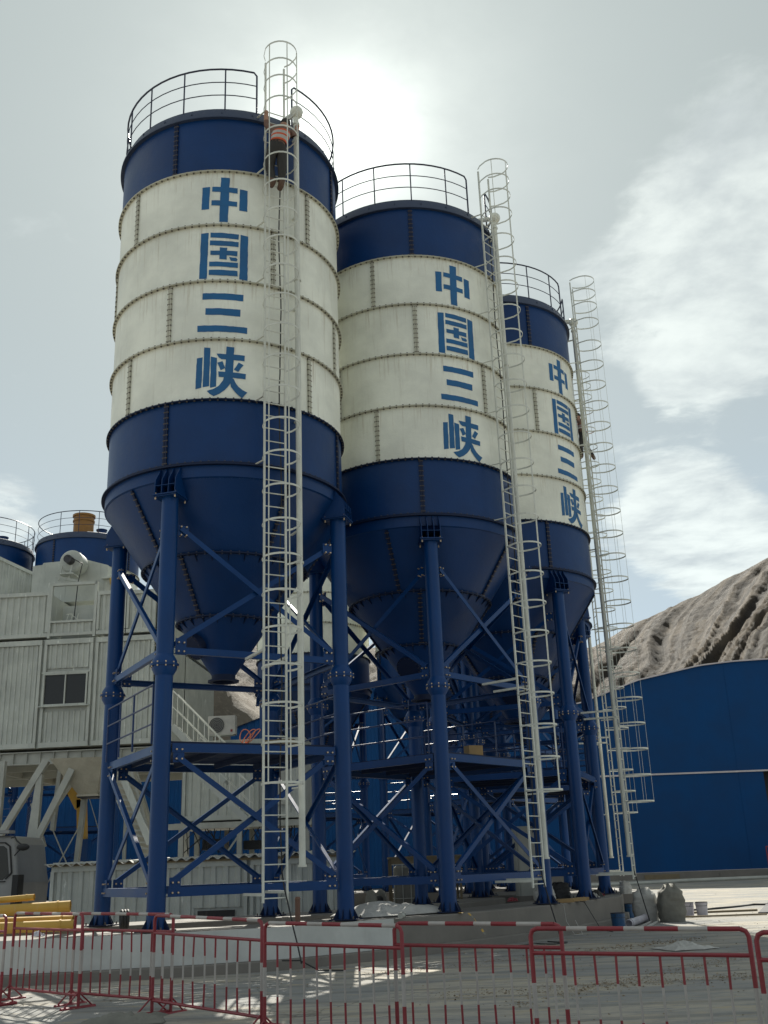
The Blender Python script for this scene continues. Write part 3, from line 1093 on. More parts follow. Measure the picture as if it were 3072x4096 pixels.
# ------------------------------------------------------------------ crowd barriers
def barrier(l, r_, H_, label, feet=True, new=True, tops=None, seed=0):
    """red and white steel crowd barrier between two points given as the tops of its posts"""
    rg = random.Random(seed)
    l, r_ = Vector(l), Vector(r_)
    base = Vector((l.x, l.y, l.z - H_))
    d = Vector((r_.x - l.x, r_.y - l.y, 0))
    L_ = d.length
    rise = r_.z - l.z
    root = empty('crowd_barrier', base, math.atan2(d.y, d.x), label, 'barrier', 'red and white crowd barriers in a line')
    def P(x, z):
        return Vector((x, 0, z + rise * x / L_))
    rr, ri = .0195, .0108
    mb = MB()
    # outer frame: posts and rounded top, striped
    seq = [P(0, .04), P(0, .42), P(0, .69), P(0, H_ - .06), P(.018, H_ - .018), P(.06, H_)]
    mb.tube(seq[:2], rr, 10, 0)
    mb.tube(seq[1:3], rr, 10, 1)
    mb.tube(seq[2:], rr, 10, 0)
    seq = [P(L_, .04), P(L_, .42), P(L_, .69), P(L_, H_ - .06), P(L_ - .018, H_ - .018), P(L_ - .06, H_)]
    mb.tube(seq[:2], rr, 10, 0)
    mb.tube(seq[1:3], rr, 10, 1)
    mb.tube(seq[2:], rr, 10, 0)
    x = .06
    mi = 0 if rg.random() < .7 else 1
    while x < L_ - .06:
        w = (.20 if mi else .27) * rg.uniform(.85, 1.2)
        x2 = min(L_ - .06, x + w)
        if L_ - .06 - x2 < .06:
            x2 = L_ - .06
        mb.tube([P(x, H_), P(x2, H_)], rr, 10, mi, caps=False)
        x = x2
        mi = 1 - mi
    mb.build('frame', ['red', 'white'], root)
    for z, nm in ((H_ - .195, 'upper_rail'), (.17, 'lower_rail')):
        MB().tube([P(.01, z), P(L_ - .01, z)], .017, 8).build(nm, ['red'], root)
    nb = 9
    for i in range(nb):
        x = L_ * (i + 1) / (nb + 1) + rg.uniform(-.006, .006)
        mb = MB()
        bend = Vector((rg.uniform(-.006, .006), rg.uniform(-.006, .006), 0))
        j1, j2 = .42 + rg.uniform(-.012, .012), .69 + rg.uniform(-.015, .015)
        mb.tube([P(x, .17), P(x, j1) + bend], ri, 8, 0)
        mb.tube([P(x, j1) + bend, P(x, j2) + bend], ri, 8, 1)
        mb.tube([P(x, j2) + bend, P(x, H_ - .195)], ri, 8, 0)
        mb.build('bar', ['red', 'white'], root)
    if feet:
        for x in (0, L_):
            mb = MB()
            b = P(x, 0)
            mb.tube([b + Vector((0, -.24, .025)), b + Vector((0, .24, .025))], .026, 10)
            mb.tube([b + Vector((0, -.2, .04)), b + Vector((0, -.01, .2))], .010, 6)
            mb.tube([b + Vector((0, .2, .04)), b + Vector((0, .01, .2))], .010, 6)
            mb.build('foot', ['red'], root)
    return root


barrier((-6.75, 15.9, 1.1), (-5.20, 14.65, 1.09), 1.10, 'red and white crowd barrier cut off by the left edge of the picture', seed=1)
barrier((-5.33, 15.35, 1.10), (-4.04, 14.15, 1.09), 1.12, 'crowd barrier standing in front of the yellow pipes, left post beside the leftmost barrier', seed=2)
barrier((-4.25, 14.54, 1.09), (-2.73, 13.41, 1.07), 1.12, 'crowd barrier just right of the yellow pipes, below the nearest silo leg', seed=3)
barrier((-2.93, 13.3, 1.07), (-1.45, 11.75, 1.03), 1.10, 'crowd barrier with a faded white top rail, left of the hanging black cable', seed=5)
barrier((-1.38, 11.41, 1.02), (0.02, 10.47, 0.99), 1.11, 'brightly striped crowd barrier in front of the whitewashed plinth end', seed=6)
barrier((-0.05, 10.79, 1.0), (1.44, 9.96, 0.98), 1.11, 'crowd barrier in front of the bare concrete plinth, between two overlapping neighbours', seed=8)
barrier((1.13, 9.65, 0.97), (2.77, 8.89, 0.95), 1.12, 'widest looking crowd barrier at the lower right, below the filled sacks', seed=9)
barrier((2.74, 8.62, 0.94), (4.2, 7.7, 0.92), 1.12, 'crowd barrier cut off by the right edge of the picture', seed=10)

# ------------------------------------------------------------------ sheds
def corr_panel(mb, A, B, z0, ztop, period=.25, depth=.035, mi=0, n_out=None):
    """trapezoid profiled sheet from A to B (xy), z0 up to ztop(t)"""
    A, B = Vector(A).to_3d(), Vector(B).to_3d()
    d = B - A
    L_ = d.length
    dn = d.normalized()
    out = Vector((dn.y, -dn.x, 0))
    n = max(1, int(L_ / period))
    prof = [(0, 0), (.22, 0), (.34, 1), (.66, 1), (.78, 0)]
    pts = []
    for i in range(n):
        for u, w in prof:
            pts.append(((i + u) / n, w))
    pts.append((1, 0))
    vs, fs = [], []
    for t, w in pts:
        p = A + d * t + out * (w * depth)
        zt = ztop(t) if callable(ztop) else ztop
        zb = z0(t) if callable(z0) else z0
        vs.append((p.x, p.y, zb))
        vs.append((p.x, p.y, zt))
    for i in range(len(pts) - 1):
        fs.append((2 * i, 2 * i + 2, 2 * i + 3, 2 * i + 1))
    mb.add(vs, fs, mi)


# large arched shed, right
root = empty('blue_shed', (21, 60, 0), 0, 'large blue shed with an arched roof and a pale band, right of the silos', 'shed')


def arch(x):
    return lerp_tab([(-12.6, 9.65), (-10, 10.15), (-6.7, 11.3), (-3, 12.03), (-1, 12.2), (1, 12.26), (3.5, 12.1), (8, 11.2), (13, 9.4)], x)


mb = MB()
N = 60
vs, fs = [], []
xs = [-12.6 + 25.6 * i / N for i in range(N + 1)]
for x in xs:
    vs += [(x, 0, .75), (x, 0, 6.0), (x, 0, arch(x)), (x, 30, arch(x)), (x, 30, .3)]
for i in range(N):
    a, b = i * 5, i * 5 + 5
    mid = (xs[i] + xs[i + 1]) / 2
    if not (-.4 < mid < 11):
        fs.append((a, b, b + 1, a + 1))
    fs += [(a + 1, b + 1, b + 2, a + 2), (a + 2, b + 2, b + 3, a + 3), (a + 3, b + 3, b + 4, a + 4)]
fs += [(4, 3, 2, 1, 0), tuple(N * 5 + k for k in range(5))]
mb.add(vs, fs)
wall = mb.build('wall', 'shed_blue', root)
for i in range(1, 21):
    x = -12.6 + 25.6 * i / 21
    if i % 5 == 4 and not (-.4 < x < 11):
        mb = MB()
        mb.box((x, -.006, (arch(x) + .75) / 2), (.02, .01, arch(x) - .8))
        mb.build('sheet_joint', 'shed_blue', wall)
mb = MB()
mb.box((.2, -.03, 6.0), (25.4, .06, .09))
mb.box((-6.5, -.05, .78), (12.2, .10, .07))
for i in range(N):
    mb.bar((xs[i], -.06, arch(xs[i]) + .02), (xs[i + 1], -.06, arch(xs[i + 1]) + .02), .16, .07)
mb.build('trim', 'shed_trim', root)
MB().box((-.5, .02, .55), (24.8, .3, .5)).build('base_wall', 'concrete', root)
for x0 in (-6.6, -2.5):
    MB().box((x0, -.16, .52), (1.9, .04, .36)).build('base_panel', 'board' if x0 < -5 else 'concrete', root)
MB().box((4.5, 1.2, 3.3), (12.4, .1, 5.4)).build('door_opening', 'black', root)

# gabled blue shed spanning behind the silos
root = empty('blue_shed', (-2, 61, 0), 0, 'blue profiled-sheet shed with a gable, seen behind the silo legs', 'shed')


def gab(x):
    return lerp_tab([(-7.4, 9.45), (0, 12.1), (8, 9.4)], x)


mb = MB()
corr_panel(mb, (-7.4, 0), (10.4, 0), .5, lambda t: gab(-7.4 + 17.8 * t), .42, .04)
mb.add([(-7.4, .01, .3), (-7.4, .01, 9.45), (-7.4, 22, 9.45), (-7.4, 22, .3)], [(0, 1, 2, 3)])
mb.build('wall', 'shed_blue', root)
mb = MB()
mb.add([(-7.6, -.25, 9.4), (0, -.25, 12.12), (0, 22, 12.12), (-7.6, 22, 9.4)], [(0, 1, 2, 3)])
mb.add([(0, -.25, 12.12), (8.3, -.25, 9.32), (8.3, 22, 9.32), (0, 22, 12.12)], [(0, 1, 2, 3)])
mb.build('roof', 'shed_blue', root)
root = empty('blue_shed', (-22, 60.5, 0), 0, 'lower blue shed far left, seen between the pale props of the plant', 'shed')
mb = MB()
corr_panel(mb, (-16, 0), (12.4, 0), .4, 8.7, .42, .04)
mb.build('wall', 'shed_blue', root)
MB().box((-1.8, 6, 8.75), (28.6, 12.2, .08)).build('roof', 'shed_blue', root)
MB().box((-1.8, .15, .45), (28.4, .3, .5)).build('base_wall', 'concrete', root)


# ------------------------------------------------------------------ white container tower on props
def win(parent, c, w, h, ux, name='window'):
    """window with frame; c centre, ux unit vector along the wall, facing -y side"""
    ang = math.atan2(ux.y, ux.x)
    out = Vector((ux.y, -ux.x, 0))
    c = Vector(c)
    mb = MB()
    t = .05
    for s in (-1, 1):
        q = c + ux * (s * w / 2)
        mb.box((q + out * .03)[:], (t, .09, h + t), ang)
        q = c + Vector((0, 0, s * h / 2))
        mb.box((q + out * .03)[:], (w - t, .085, t), ang)
    mb.box((c + out * .03)[:], (t * .8, .07, h - t), ang)
    q = c + Vector((0, 0, -h / 2 - .05))
    mb.box((q + out * .06)[:], (w + .25, .14, .03), ang)
    q = c + Vector((0, 0, h / 2 + .06))
    mb.box((q + out * .035)[:], (w + .2, .05, .06), ang)
    f = mb.build(name, 'white_box', parent)
    MB().box((c - out * .0)[:], (w - .04, .02, h - .04), ang).build('pane', 'glass', f)
    return f


CA = R(-4.0)
cx, cy = -7.8, 34.0
ux = Vector((-math.cos(CA), -math.sin(CA), 0))     # along the front, to the left
uy = Vector((-math.sin(CA), math.cos(CA), 0))      # to the back
tower = empty('container_tower', (0, 0, 0), 0, 'white corrugated container building raised on pale props, at the left', 'plant building')


def CP(u, v, z):
    p = Vector((cx, cy, 0)) + ux * u + uy * v
    return Vector((p.x, p.y, z))


W_ = 9.6
D_ = 8.2


def ctr_box(mb, u0, u1, v0, v1, z0, z1):
    c = (CP(u0, v0, 0) + CP(u1, v1, 0)) / 2
    mb.box((c.x, c.y, (z0 + z1) / 2), (abs(u1 - u0), abs(v1 - v0), z1 - z0), CA)


mb = MB()
ctr_box(mb, .05, W_ - .05, .06, D_ - .05, 5.62, 9.22)
mb.build('lower_storey', 'white_box', tower)
units = [(.02, 2.02), (2.10, 3.78), (3.86, 6.8), (6.88, 9.6)]
wl = (2.28, 3.78)
for (a, b) in units:
    mb = MB()
    if abs(a - 2.10) < .01:
        # the bay with the window: corrugation above and below it
        corr_panel(mb, CP(b - .1, 0.03, 0).to_2d(), CP(a + .1, 0.03, 0).to_2d(), 8.22, 9.02, .17, .035)
        corr_panel(mb, CP(b - .1, 0.03, 0).to_2d(), CP(a + .1, 0.03, 0).to_2d(), 5.78, 6.78, .17, .035)
        c = CP((a + b) / 2, .02, 7.5)
        for u in (a + .05, b - .05):
            q = CP(u, .015, 7.5)
            mb.box(q[:], (.10, .10, 1.6), CA)
    else:
        corr_panel(mb, CP(b - .1, 0.03, 0).to_2d(), CP(a + .1, 0.03, 0).to_2d(), 5.78, 9.02, .17, .035)
    for z, hh in ((5.70, .16), (9.11, .17)):
        c = (CP(a, 0, z) + CP(b, 0, z)) / 2
        mb.box(c[:], (b - a - .02, .12, hh), CA)
    for u in (a + .05, b - .05):
        c = CP(u, 0, 7.4)
        mb.box(c[:], (.09, .115, 3.23), CA)
    mb.build('corrugated_panel', 'white_box', tower)
win(tower, CP(2.98, -.02, 7.50), 1.46, 1.02, -ux)
# right-hand end wall
mb = MB()
corr_panel(mb, CP(-.005, .1, 0).to_2d(), CP(-.005, D_ * .45, 0).to_2d(), 5.65, 9.2, .17, .035)
corr_panel(mb, CP(-.005, D_ * .47, 0).to_2d(), CP(-.005, D_, 0).to_2d(), 5.65, 9.2, .17, .035)
mb.build('end_panel', 'white_box', tower)
# upper storey
mb = MB()
ctr_box(mb, .05, 1.95, .08, D_ - .1, 9.30, 10.78)
mb.build('upper_storey', 'white_box', tower)
mb = MB()
ctr_box(mb, 3.75, W_ - .05, .08, D_ - .1, 9.30, 10.82)
mb.build('upper_storey', 'white_box', tower)
for a, b, z1 in ((.02, 1.02, 10.75), (1.04, 2.05, 10.78), (3.72, 6.6, 10.86), (6.65, 9.6, 10.86)):
    mb = MB()
    corr_panel(mb, CP(b - .09, .03, 0).to_2d(), CP(a + .09, .03, 0).to_2d(), 9.42, z1 - .1, .21, .04)
    for z, hh in ((9.36, .13), (z1 - .05, .13)):
        c = (CP(a, 0, z) + CP(b, 0, z)) / 2
        mb.box(c[:], (b - a - .02, .12, hh), CA)
    for u in (a + .045, b - .045):
        mb.box(CP(u, 0, (9.4 + z1) / 2)[:], (.08, .115, z1 - 9.5), CA)
    mb.build('corrugated_panel', 'white_box', tower)
mb = MB()
corr_panel(mb, CP(-.005, .1, 0).to_2d(), CP(-.005, D_, 0).to_2d(), 9.32, 10.7, .17, .035)
mb.build('end_panel', 'white_box', tower)
# open bay framed like a missing panel
mb = MB()
for u in (2.11, 3.68):
    mb.box(CP(u, 0, 10.2)[:], (.09, .13, 1.92), CA)
mb.box(CP(2.9, 0, 11.11)[:], (1.66, .13, .10), CA)
mb.box(CP(2.9, 0, 9.80)[:], (1.48, .13, .07), CA)
corr_panel(mb, CP(3.62, .03, 0).to_2d(), CP(2.17, .03, 0).to_2d(), 9.40, 9.76, .21, .035)
mb.box(CP(2.9, 0, 9.36)[:], (1.48, .12, .10), CA)
mb.build('open_bay_frame', 'white_box', tower)
mb = MB()
ctr_box(mb, 2.15, 3.65, 1.0, 1.1, 9.3, 10.6)
ctr_box(mb, 2.3, 2.9, .6, .95, 9.3, 10.35)
mb.build('mixer_guard', 'white_box', tower)
# step chairs / frame inside the bay
mb = MB()
for u in (3.2, 3.05, 2.85):
    mb.bar(CP(u, .2, 9.82), CP(u - .08, .2, 10.12), .02, .02)
mb.bar(CP(3.2, .2, 10.1), CP(3.02, .2, 10.12), .02, .02)
mb.bar(CP(3.05, .2, 10.1), CP(2.7, .2, 9.84), .025, .02)
mb.build('step_frame', 'white_rail', tower)
# dust extractor housing above
mb = MB()
pts = [(5.25, 11.0), (5.25, 12.42), (4.9, 12.45), (4.87, 12.52), (3.35, 12.58), (2.45, 12.30), (2.45, 11.0)]
A = [CP(u, 1.9, z) for u, z in pts]
B = [CP(u, 4.2, z) for u, z in pts]
n = len(pts)
mb.add(A + B, [tuple(range(n)), tuple(range(2 * n - 1, n - 1, -1))] + [(i, n + i, n + (i + 1) % n, (i + 1) % n) for i in range(n)])
ctr_box(mb, 1.98, 2.55, 1.6, 2.6, 11.72, 11.78)
ctr_box(mb, 2.0, 2.5, 1.8, 2.5, 11.0, 11.72)
mb.build('dust_housing', 'white_box', tower)
mb = MB()
fc = CP(3.55, 1.25, 12.30)
fo = -uy
mb.tube([fc + uy * .55, fc + uy * .5, fc - uy * .05, fc - uy * .1], [.36, .42, .42, .36], 28)
mb.tube([fc - uy * .1, fc - uy * .42], .15, 16, 1)
mb.box((fc + Vector((0, 0, -.55)) - uy * .15)[:], (.5, .6, .05), CA)
mb.bar(fc + ux * .25 + Vector((0, 0, -.2)) - uy * .25, fc + ux * .32 + Vector((0, 0, -.75)) - uy * .3, .05, .06)
mb.bar(fc - ux * .12 + Vector((0, 0, -.2)) - uy * .25, fc - ux * .05 + Vector((0, 0, -.75)) - uy * .3, .05, .06)
mb.bar(fc + ux * .45 + Vector((0, 0, -.6)) - uy * .3, fc - ux * .5 + Vector((0, 0, -.85)) - uy * .3, .05, .08)
mb.build('extractor_fan', ['white_box', 'darkmetal'], tower)
mb = MB().tube([fc - uy * .3, fc - uy * .42 + Vector((0, 0, .1)), CP(3.02, .9, 12.1), CP(2.98, .5, 11.3), CP(2.97, .3, 9.9)], .018, 6)
mb.build('power_cable', 'black', tower)
mb = MB().tube([CP(2.2, 1.7, 11.7), CP(2.05, 1.4, 11.5), CP(1.85, 1.2, 11.1), CP(1.8, 1.1, 10.8)], [.09, .11, .11, .1], 12)
mb.build('dust_duct', 'yellow', tower)
# upper left container, set back
mb = MB()
q = [(-14.35, 37.0, 10.9), (-13.2, 38.5, 10.9), (-13.2, 38.5, 12.5), (-14.35, 37.0, 12.95)]
corr_panel(mb, (-16.5, 34.9), (-13.15, 37.6), 10.8, lambda t: 13.75 - 1.4 * t, .2, .035)
mb.bar((-16.5, 34.86, 13.78), (-13.15, 37.56, 12.4), .1, .12)
mb.add([(-13.15, 37.6, 10.8), (-13.15, 37.6, 12.4), (-13.15, 41, 12.4), (-13.15, 41, 10.8)], [(0, 1, 2, 3)])
mb.build('conveyor_housing', 'white_box', tower)
# base frame of I-beams with stiffeners
mb = MB()
mb.bar(CP(-.1, .1, 5.50), CP(W_ + .3, .1, 5.50), .16, .03)
mb.bar(CP(-.1, .1, 5.12), CP(W_ + .3, .1, 5.12), .18, .03)
mb.bar(CP(-.1, .12, 5.31), CP(W_ + .3, .12, 5.31), .015, .36)
for i in range(22):
    mb.box(CP(.1 + i * .45, .07, 5.31)[:], (.015, .07, .34), CA)
for v in (2.4, 5.0, 8.0):
    mb.bar(CP(-.1, v, 5.3), CP(W_, v, 5.3), .16, .36)
for u in (0, 3.2, 6.4, 9.5):
    mb.bar(CP(u, 0.2, 5.3), CP(u, 8, 5.3), .14, .30)
mb.build('base_frame', 'grey_frame', tower)
mb = MB()
ctr_box(mb, 0, W_, .3, D_, 5.49, 5.53)
mb.build('floor_plate', 'grey_frame', tower)


def prop(p, q, w0, w1, n=4, mat='grey_frame', nm='prop'):
    p, q = Vector(p), Vector(q)
    mb = MB()
    x, y, d = frame_from(q - p, (0, -1, 0))
    vs = []
    for e, w in ((p, w0), (q, w1)):
        for a, b in ((-1, -1), (1, -1), (1, 1), (-1, 1)):
            vs.append(e + x * (a * w / 2) + y * (b * .11))
    mb.add(vs, ((0, 1, 2, 3), (7, 6, 5, 4), (0, 4, 5, 1), (1, 5, 6, 2), (2, 6, 7, 3), (3, 7, 4, 0)))
    return mb.build(nm, mat, tower)


prop((-10.98, 32.5, 0), (-10.93, 32.5, 2.7), .28, .30)
prop((-10.93, 32.5, 2.7), (-10.9, 32.7, 4.62), .30, .16)
prop((-11.98, 32.5, 2.75), (-10.74, 32.7, 5.05), .17, .20)
prop((-10.86, 32.5, 2.60), (-9.92, 32.7, 4.75), .17, .2)
prop((-10.7, 33.6, 3.0), (-10.62, 33.8, 5.05), .12, .12)
prop((-12.25, 33, 0), (-12.22, 33, 5.1), .2, .22)
prop((-11.7, 35, 2.9), (-10.4, 35.2, 5.0), .10, .12)
prop((-9.92, 33.6, 1.5), (-9.72, 33.7, 4.9), .13, .16)
prop((-12.2, 36, 4.0), (-11.7, 36, 2.6), .10, .10)
prop((-7.9, 40.5, 0), (-7.9, 40.5, 5.2), .3, .3)
prop((-16.4, 40.5, 0), (-16.4, 40.5, 5.2), .3, .3)
prop((-16.8, 34.9, 0), (-16.8, 34.9, 5.2), .3, .3)
mb = MB()
mb.tube([(-10.6, 33.3, 3.0), (-9.75, 33.3, 1.3)], .02, 6)
mb.tube([(-9.8, 33.4, 3.1), (-11.1, 33.3, .6)], .02, 6)
mb.tube([(-10.3, 34.8, 5.0), (-9.3, 34.8, 2.2)], .014, 6)
mb.build('tie_rod', 'grey_frame', tower)
# discharge hopper
mb = MB()
hx, hy = -9.78, 33.3
v0 = [(hx + a * .82, hy + b * .8, 5.08) for a, b in ((-1, -1), (1, -1), (1, 1), (-1, 1))]
v1 = [(hx + .28 + a * .30, hy + b * .3, 4.02) for a, b in ((-1, -1), (1, -1), (1, 1), (-1, 1))]
mb.add(v0 + v1, [(0, 1, 5, 4), (1, 2, 6, 5), (2, 3, 7, 6), (3, 0, 4, 7)])
mb.box((hx + .28, hy, 3.98), (.66, .66, .06))
hop = mb.build('discharge_hopper', 'hopper_cream', tower)
MB().box((hx + .28, hy, 3.93), (.62, .62, .05)).build('rubber_skirt', 'black', hop)

# inclined aggregate chute and prop right of it
root = empty('inclined_conveyor', (-7.6, 31, 0), 0, 'inclined lattice-sided conveyor chute between the first silo\'s left legs', 'conveyor')
mb = MB()
A0, A1 = Vector((-.42, 0, 4.55)), Vector((.62, 0, 2.05))
for off in (-.40, .36):
    for v in (-.35, .35):
        mb.bar(A0 + Vector((off, v, .1)), A1 + Vector((off * .55, v, -.05)), .05, .07)
for i in range(16):
    t = i / 15
    c = A0.lerp(A1, t)
    w = .38 * (1 - .35 * t)
    mb.bar(c + Vector((-w, -.36, -.05)), c + Vector((w, -.36, -.15)), .03, .03)
    if i < 15:
        c2 = A0.lerp(A1, (i + 1) / 15)
        s = 1 if i % 2 else -1
        mb.bar(c + Vector((-w * s, -.35, 0)), c2 + Vector((w * s, -.35, 0)), .025, .025)
mb.build('lattice', 'grey_frame', root)
mb = MB()
mb.add([A0 + Vector((-.36, 0, .1)), A0 + Vector((.34, 0, .1)), A1 + Vector((.2, 0, 0)), A1 + Vector((-.22, 0, 0)),
        A0 + Vector((-.36, .3, .1)), A0 + Vector((.34, .3, .1)), A1 + Vector((.2, .3, 0)), A1 + Vector((-.22, .3, 0))],
       [(0, 1, 2, 3), (4, 7, 6, 5), (0, 3, 7, 4), (1, 5, 6, 2)])
mb.build('trough', 'hopper_cream', root)
mb = MB()
for x, y0 in ((-.3, .5), (.55, .1), (.75, .9)):
    mb.bar((x, y0, 0), (x, y0, 4.4 if x < 0 else 2.6), .09, .09)
mb.build('support_post', 'grey_frame', root)
MB().bar((-.22, -.55, 4.35), (.68, -.55, 2.4), .04, .19, (0.3, 0, 1)).build('side_girder', 'white_box', root)

# control cabin on posts
root = empty('control_cabin', (-4.4, 31.4, 0), R(-2), 'white corrugated control cabin on a raised steel frame behind the nearest silo', 'cabin')
mb = MB()
mb.box((0, 1.0, 4.15), (3.6, 2.2, 2.3))
mb.build('body', 'white_box', root)
mb = MB()
corr_panel(mb, (-1.72, -.12), (.35, -.12), 3.15, 5.15, .24, .03)
corr_panel(mb, (.45, -.12), (1.72, -.12), 3.15, 5.15, .24, .03)
for z in (3.08, 5.22):
    mb.box((0, -.13, z), (3.62, .1, .14))
for x in (-1.77, .4, 1.77):
    mb.box((x, -.135, 4.15), (.09, .1, 2.0))
mb.build('corrugated_panel', 'white_box', root)
f = MB().box((1.05, -.17, 4.25), (.55, .03, 1.75)).build('door', 'grey_frame', root)
MB().box((1.25, -.21, 4.2), (.04, .05, .14)).build('handle', 'darkmetal', f)
mb = MB()
mb.box((0, .9, 2.88), (4.0, 2.4, .14))
mb.box((-.15, -.3, 2.86), (4.3, .12, .16))
for x in (-1.8, -.1, 1.85):
    for y in (-.2, 1.9):
        mb.box((x, y, 1.4), (.14, .14, 2.8))
mb.bar((-1.8, -.2, .3), (-.1, -.2, 2.6), .05, .05)
mb.build('raised_frame', 'grey_frame', root)
mb = MB()
rg = random.Random(3)
for i in range(14):
    x = -1.6 + 3.1 * rg.random()
    mb.tube([(x, -.1, 2.8), (x + rg.uniform(-.3, .3), -.1, 2.35 + rg.uniform(-.2, .2)), (x + rg.uniform(-.5, .5), 0, 2.1), (x + rg.uniform(-.6, .6), .1, 2.75)], .013, 5)
mb.box((-1.0, .3, 2.35), (.5, .4, .3))
mb.box((.3, .3, 2.3), (.7, .4, .25))
mb.build('wiring', 'black', root)
# air conditioner outdoor unit on the cabin roof
root = empty('air_conditioner', (-4.98, 30.75, 5.36), R(-3), 'white outdoor air conditioning unit on top of the control cabin', 'air conditioner')
MB().box((0, 0, .29), (.80, .30, .54)).build('casing', 'sack_white', root)
mb = MB()
mb.tube([(-.14, -.155, .29), (-.14, -.165, .29)], .23, 28)
mb.build('fan_grille', 'darkmetal', root)
mb = MB()
for k in range(5):
    mb.tube([Vector((-.14 + (.045 + .045 * k) * math.cos(2 * PI * i / 20), -.168, .29 + (.045 + .045 * k) * math.sin(2 * PI * i / 20))) for i in range(20)], .004, 4, closed=True)
mb.build('fan_guard', 'grey_frame', root)
MB().box((.3, -.155, .12), (.06, .01, .07)).build('badge', 'red', root)
MB().box((0, 0, .01), (.7, .3, .03)).build('mount', 'grey_frame', root)


# stairs
def stair(name, label, top, bot, width=.7, nst=12):
    root = empty(name, (0, 0, 0), 0, label, 'stair')
    top, bot = Vector(top), Vector(bot)
    for s in (0, 1):
        off = Vector((0, s * width, 0))
        MB().bar(top + off, bot + off, .04, .18).build('stringer', 'white_box', root)
        mb = MB()
        for h_, r_ in ((1.0, .018), (.55, .012)):
            mb.tube([top + off + Vector((0, 0, h_)), bot + off + Vector((0, 0, h_))], r_, 8)
        for i in range(6):
            c = top.lerp(bot, i / 5) + off
            mb.tube([c, c + Vector((0, 0, 1.0))], .015, 6)
        mb.build('handrail', 'white_rail', root)
    mb = MB()
    for i in range(nst):
        c = top.lerp(bot, (i + .5) / nst)
        mb.box((c.x, c.y + width / 2, c.z), (.24, width - .05, .03))
    mb.build('tread', 'white_box', root)
    return root


stair('steel_stair', 'white steel stair with handrails dropping to the control cabin roof', (-6.25, 29.7, 5.55), (-4.7, 29.7, 3.98), nst=8)
stair('steel_stair', 'lower white steel stair rising across the control cabin wall', (-5.35, 29.2, 4.15), (-3.95, 29.2, 2.80), nst=8)

# low container along the back of the plinth
root = empty('low_container', (-5.1, 28.4, 0), R(1.0), 'long low white container with a wavy sheet roof behind the nearest silo\'s legs', 'container')
mb = MB()
mb.box((0, 1.1, 1.02), (7.7, 2.2, 1.86))
mb.build('body', 'white_box', root)
for a, b in ((-3.85, 1.2), (1.3, 3.85)):
    mb = MB()
    if a < 0:
        corr_panel(mb, (a + .06, -.03), (-.15, -.03), .25, 1.72, .26, .045)
        corr_panel(mb, (-.15, -.03), (b - .06, -.03), .72, 1.72, .26, .045)
    else:
        corr_panel(mb, (a + .06, -.03), (b - .06, -.03), .25, 1.72, .26, .045)
    for z in (.2, 1.79):
        mb.box(((a + b) / 2, -.04, z), (b - a, .13, .15))
    for x in (a + .03, b - .03):
        mb.box((x, -.04, 1), (.09, .14, 1.45))
    mb.build('corrugated_panel', 'white_box', root)
MB().box((.42, -.06, .48), (.95, .04, .34)).build('vent_opening', 'black', root)
mb = MB()
nx = 240
vs, fs = [], []
for i in range(nx + 1):
    x = -4.0 + 8.0 * i / nx
    z = 1.93 + .035 * math.sin(2 * PI * x / .27) + .012 * x
    vs += [(x, -.28, z), (x, 2.3, z + .08), (x, -.28, z - .012), (x, 2.3, z + .068)]
for i in range(nx):
    a = i * 4
    fs += [(a, a + 4, a + 5, a + 1), (a + 2, a + 3, a + 7, a + 6), (a, a + 2, a + 6, a + 4)]
mb.add(vs, fs, 0, True)
mb.build('sheet_roof', 'sack_white', root)
MB().box((0, -.14, 1.875), (7.9, .06, .05)).build('roof_batten', 'board', root)

# ------------------------------------------------------------------ lorry at the left edge
root = empty('lorry', (-11.3, 29.6, 0), R(-3), 'silver-grey lorry cab with a large black mirror, cut by the left edge', 'lorry')
prof = [(-.95, .55), (.98, .55), (1.06, 1.0), (1.08, 1.5), (1.02, 1.75), (.90, 2.50), (.78, 2.72), (-.95, 2.78)]
mb = MB()
n = len(prof)
vs = [(x, 0, z) for x, z in prof] + [(x, 2.2, z) for x, z in prof]
mb.add(vs, [tuple(range(n)), tuple(range(2 * n - 1, n - 1, -1))] + [(i, n + i, n + (i + 1) % n, (i + 1) % n) for i in range(n)])
body = mb.build('cab', 'grey_truck', root)
bv = body.modifiers.new('round', 'BEVEL')
bv.width = .07
bv.segments = 3
mb = MB()
mb.add([(-.6, -.012, 1.62), (.62, -.012, 1.58), (.78, -.012, 1.72), (.68, -.012, 2.38), (.58, -.012, 2.46), (-.6, -.012, 2.50),
        (-.6, .02, 1.62), (.62, .02, 1.58), (.78, .02, 1.72), (.68, .02, 2.38), (.58, .02, 2.46), (-.6, .02, 2.50)],
       [(0, 1, 2, 3, 4, 5), (11, 10, 9, 8, 7, 6)] + [(i, 6 + i, 6 + (i + 1) % 6, (i + 1) % 6) for i in range(6)])
mb.build('side_window', 'glass', root)
mb = MB()
for p, q in (((.70, 1.60), (.86, 1.76)), ((.86, 1.76), (.76, 2.44)), ((.76, 2.44), (.62, 2.54)), ((.62, 2.54), (-.6, 2.58)), ((-.6, 1.54), (.70, 1.54))):
    mb.bar((p[0], -.02, p[1]), (q[0], -.02, q[1]), .03, .05, (0, 1, 0))
mb.build('window_seal', 'black', root)
mb = MB()
mb.box((.35, -.03, 1.30), (.30, .05, .07))
mb.build('door_handle', 'black', root)
mb = MB()
mb.tube([(.80, -.05, 2.66), (.95, -.2, 2.68), (1.03, -.25, 2.58), (1.2, -.3, 2.46)], .02, 8)
mb.tube([(.92, -.05, 2.2), (1.03, -.2, 2.25), (1.2, -.3, 2.38)], .016, 8)
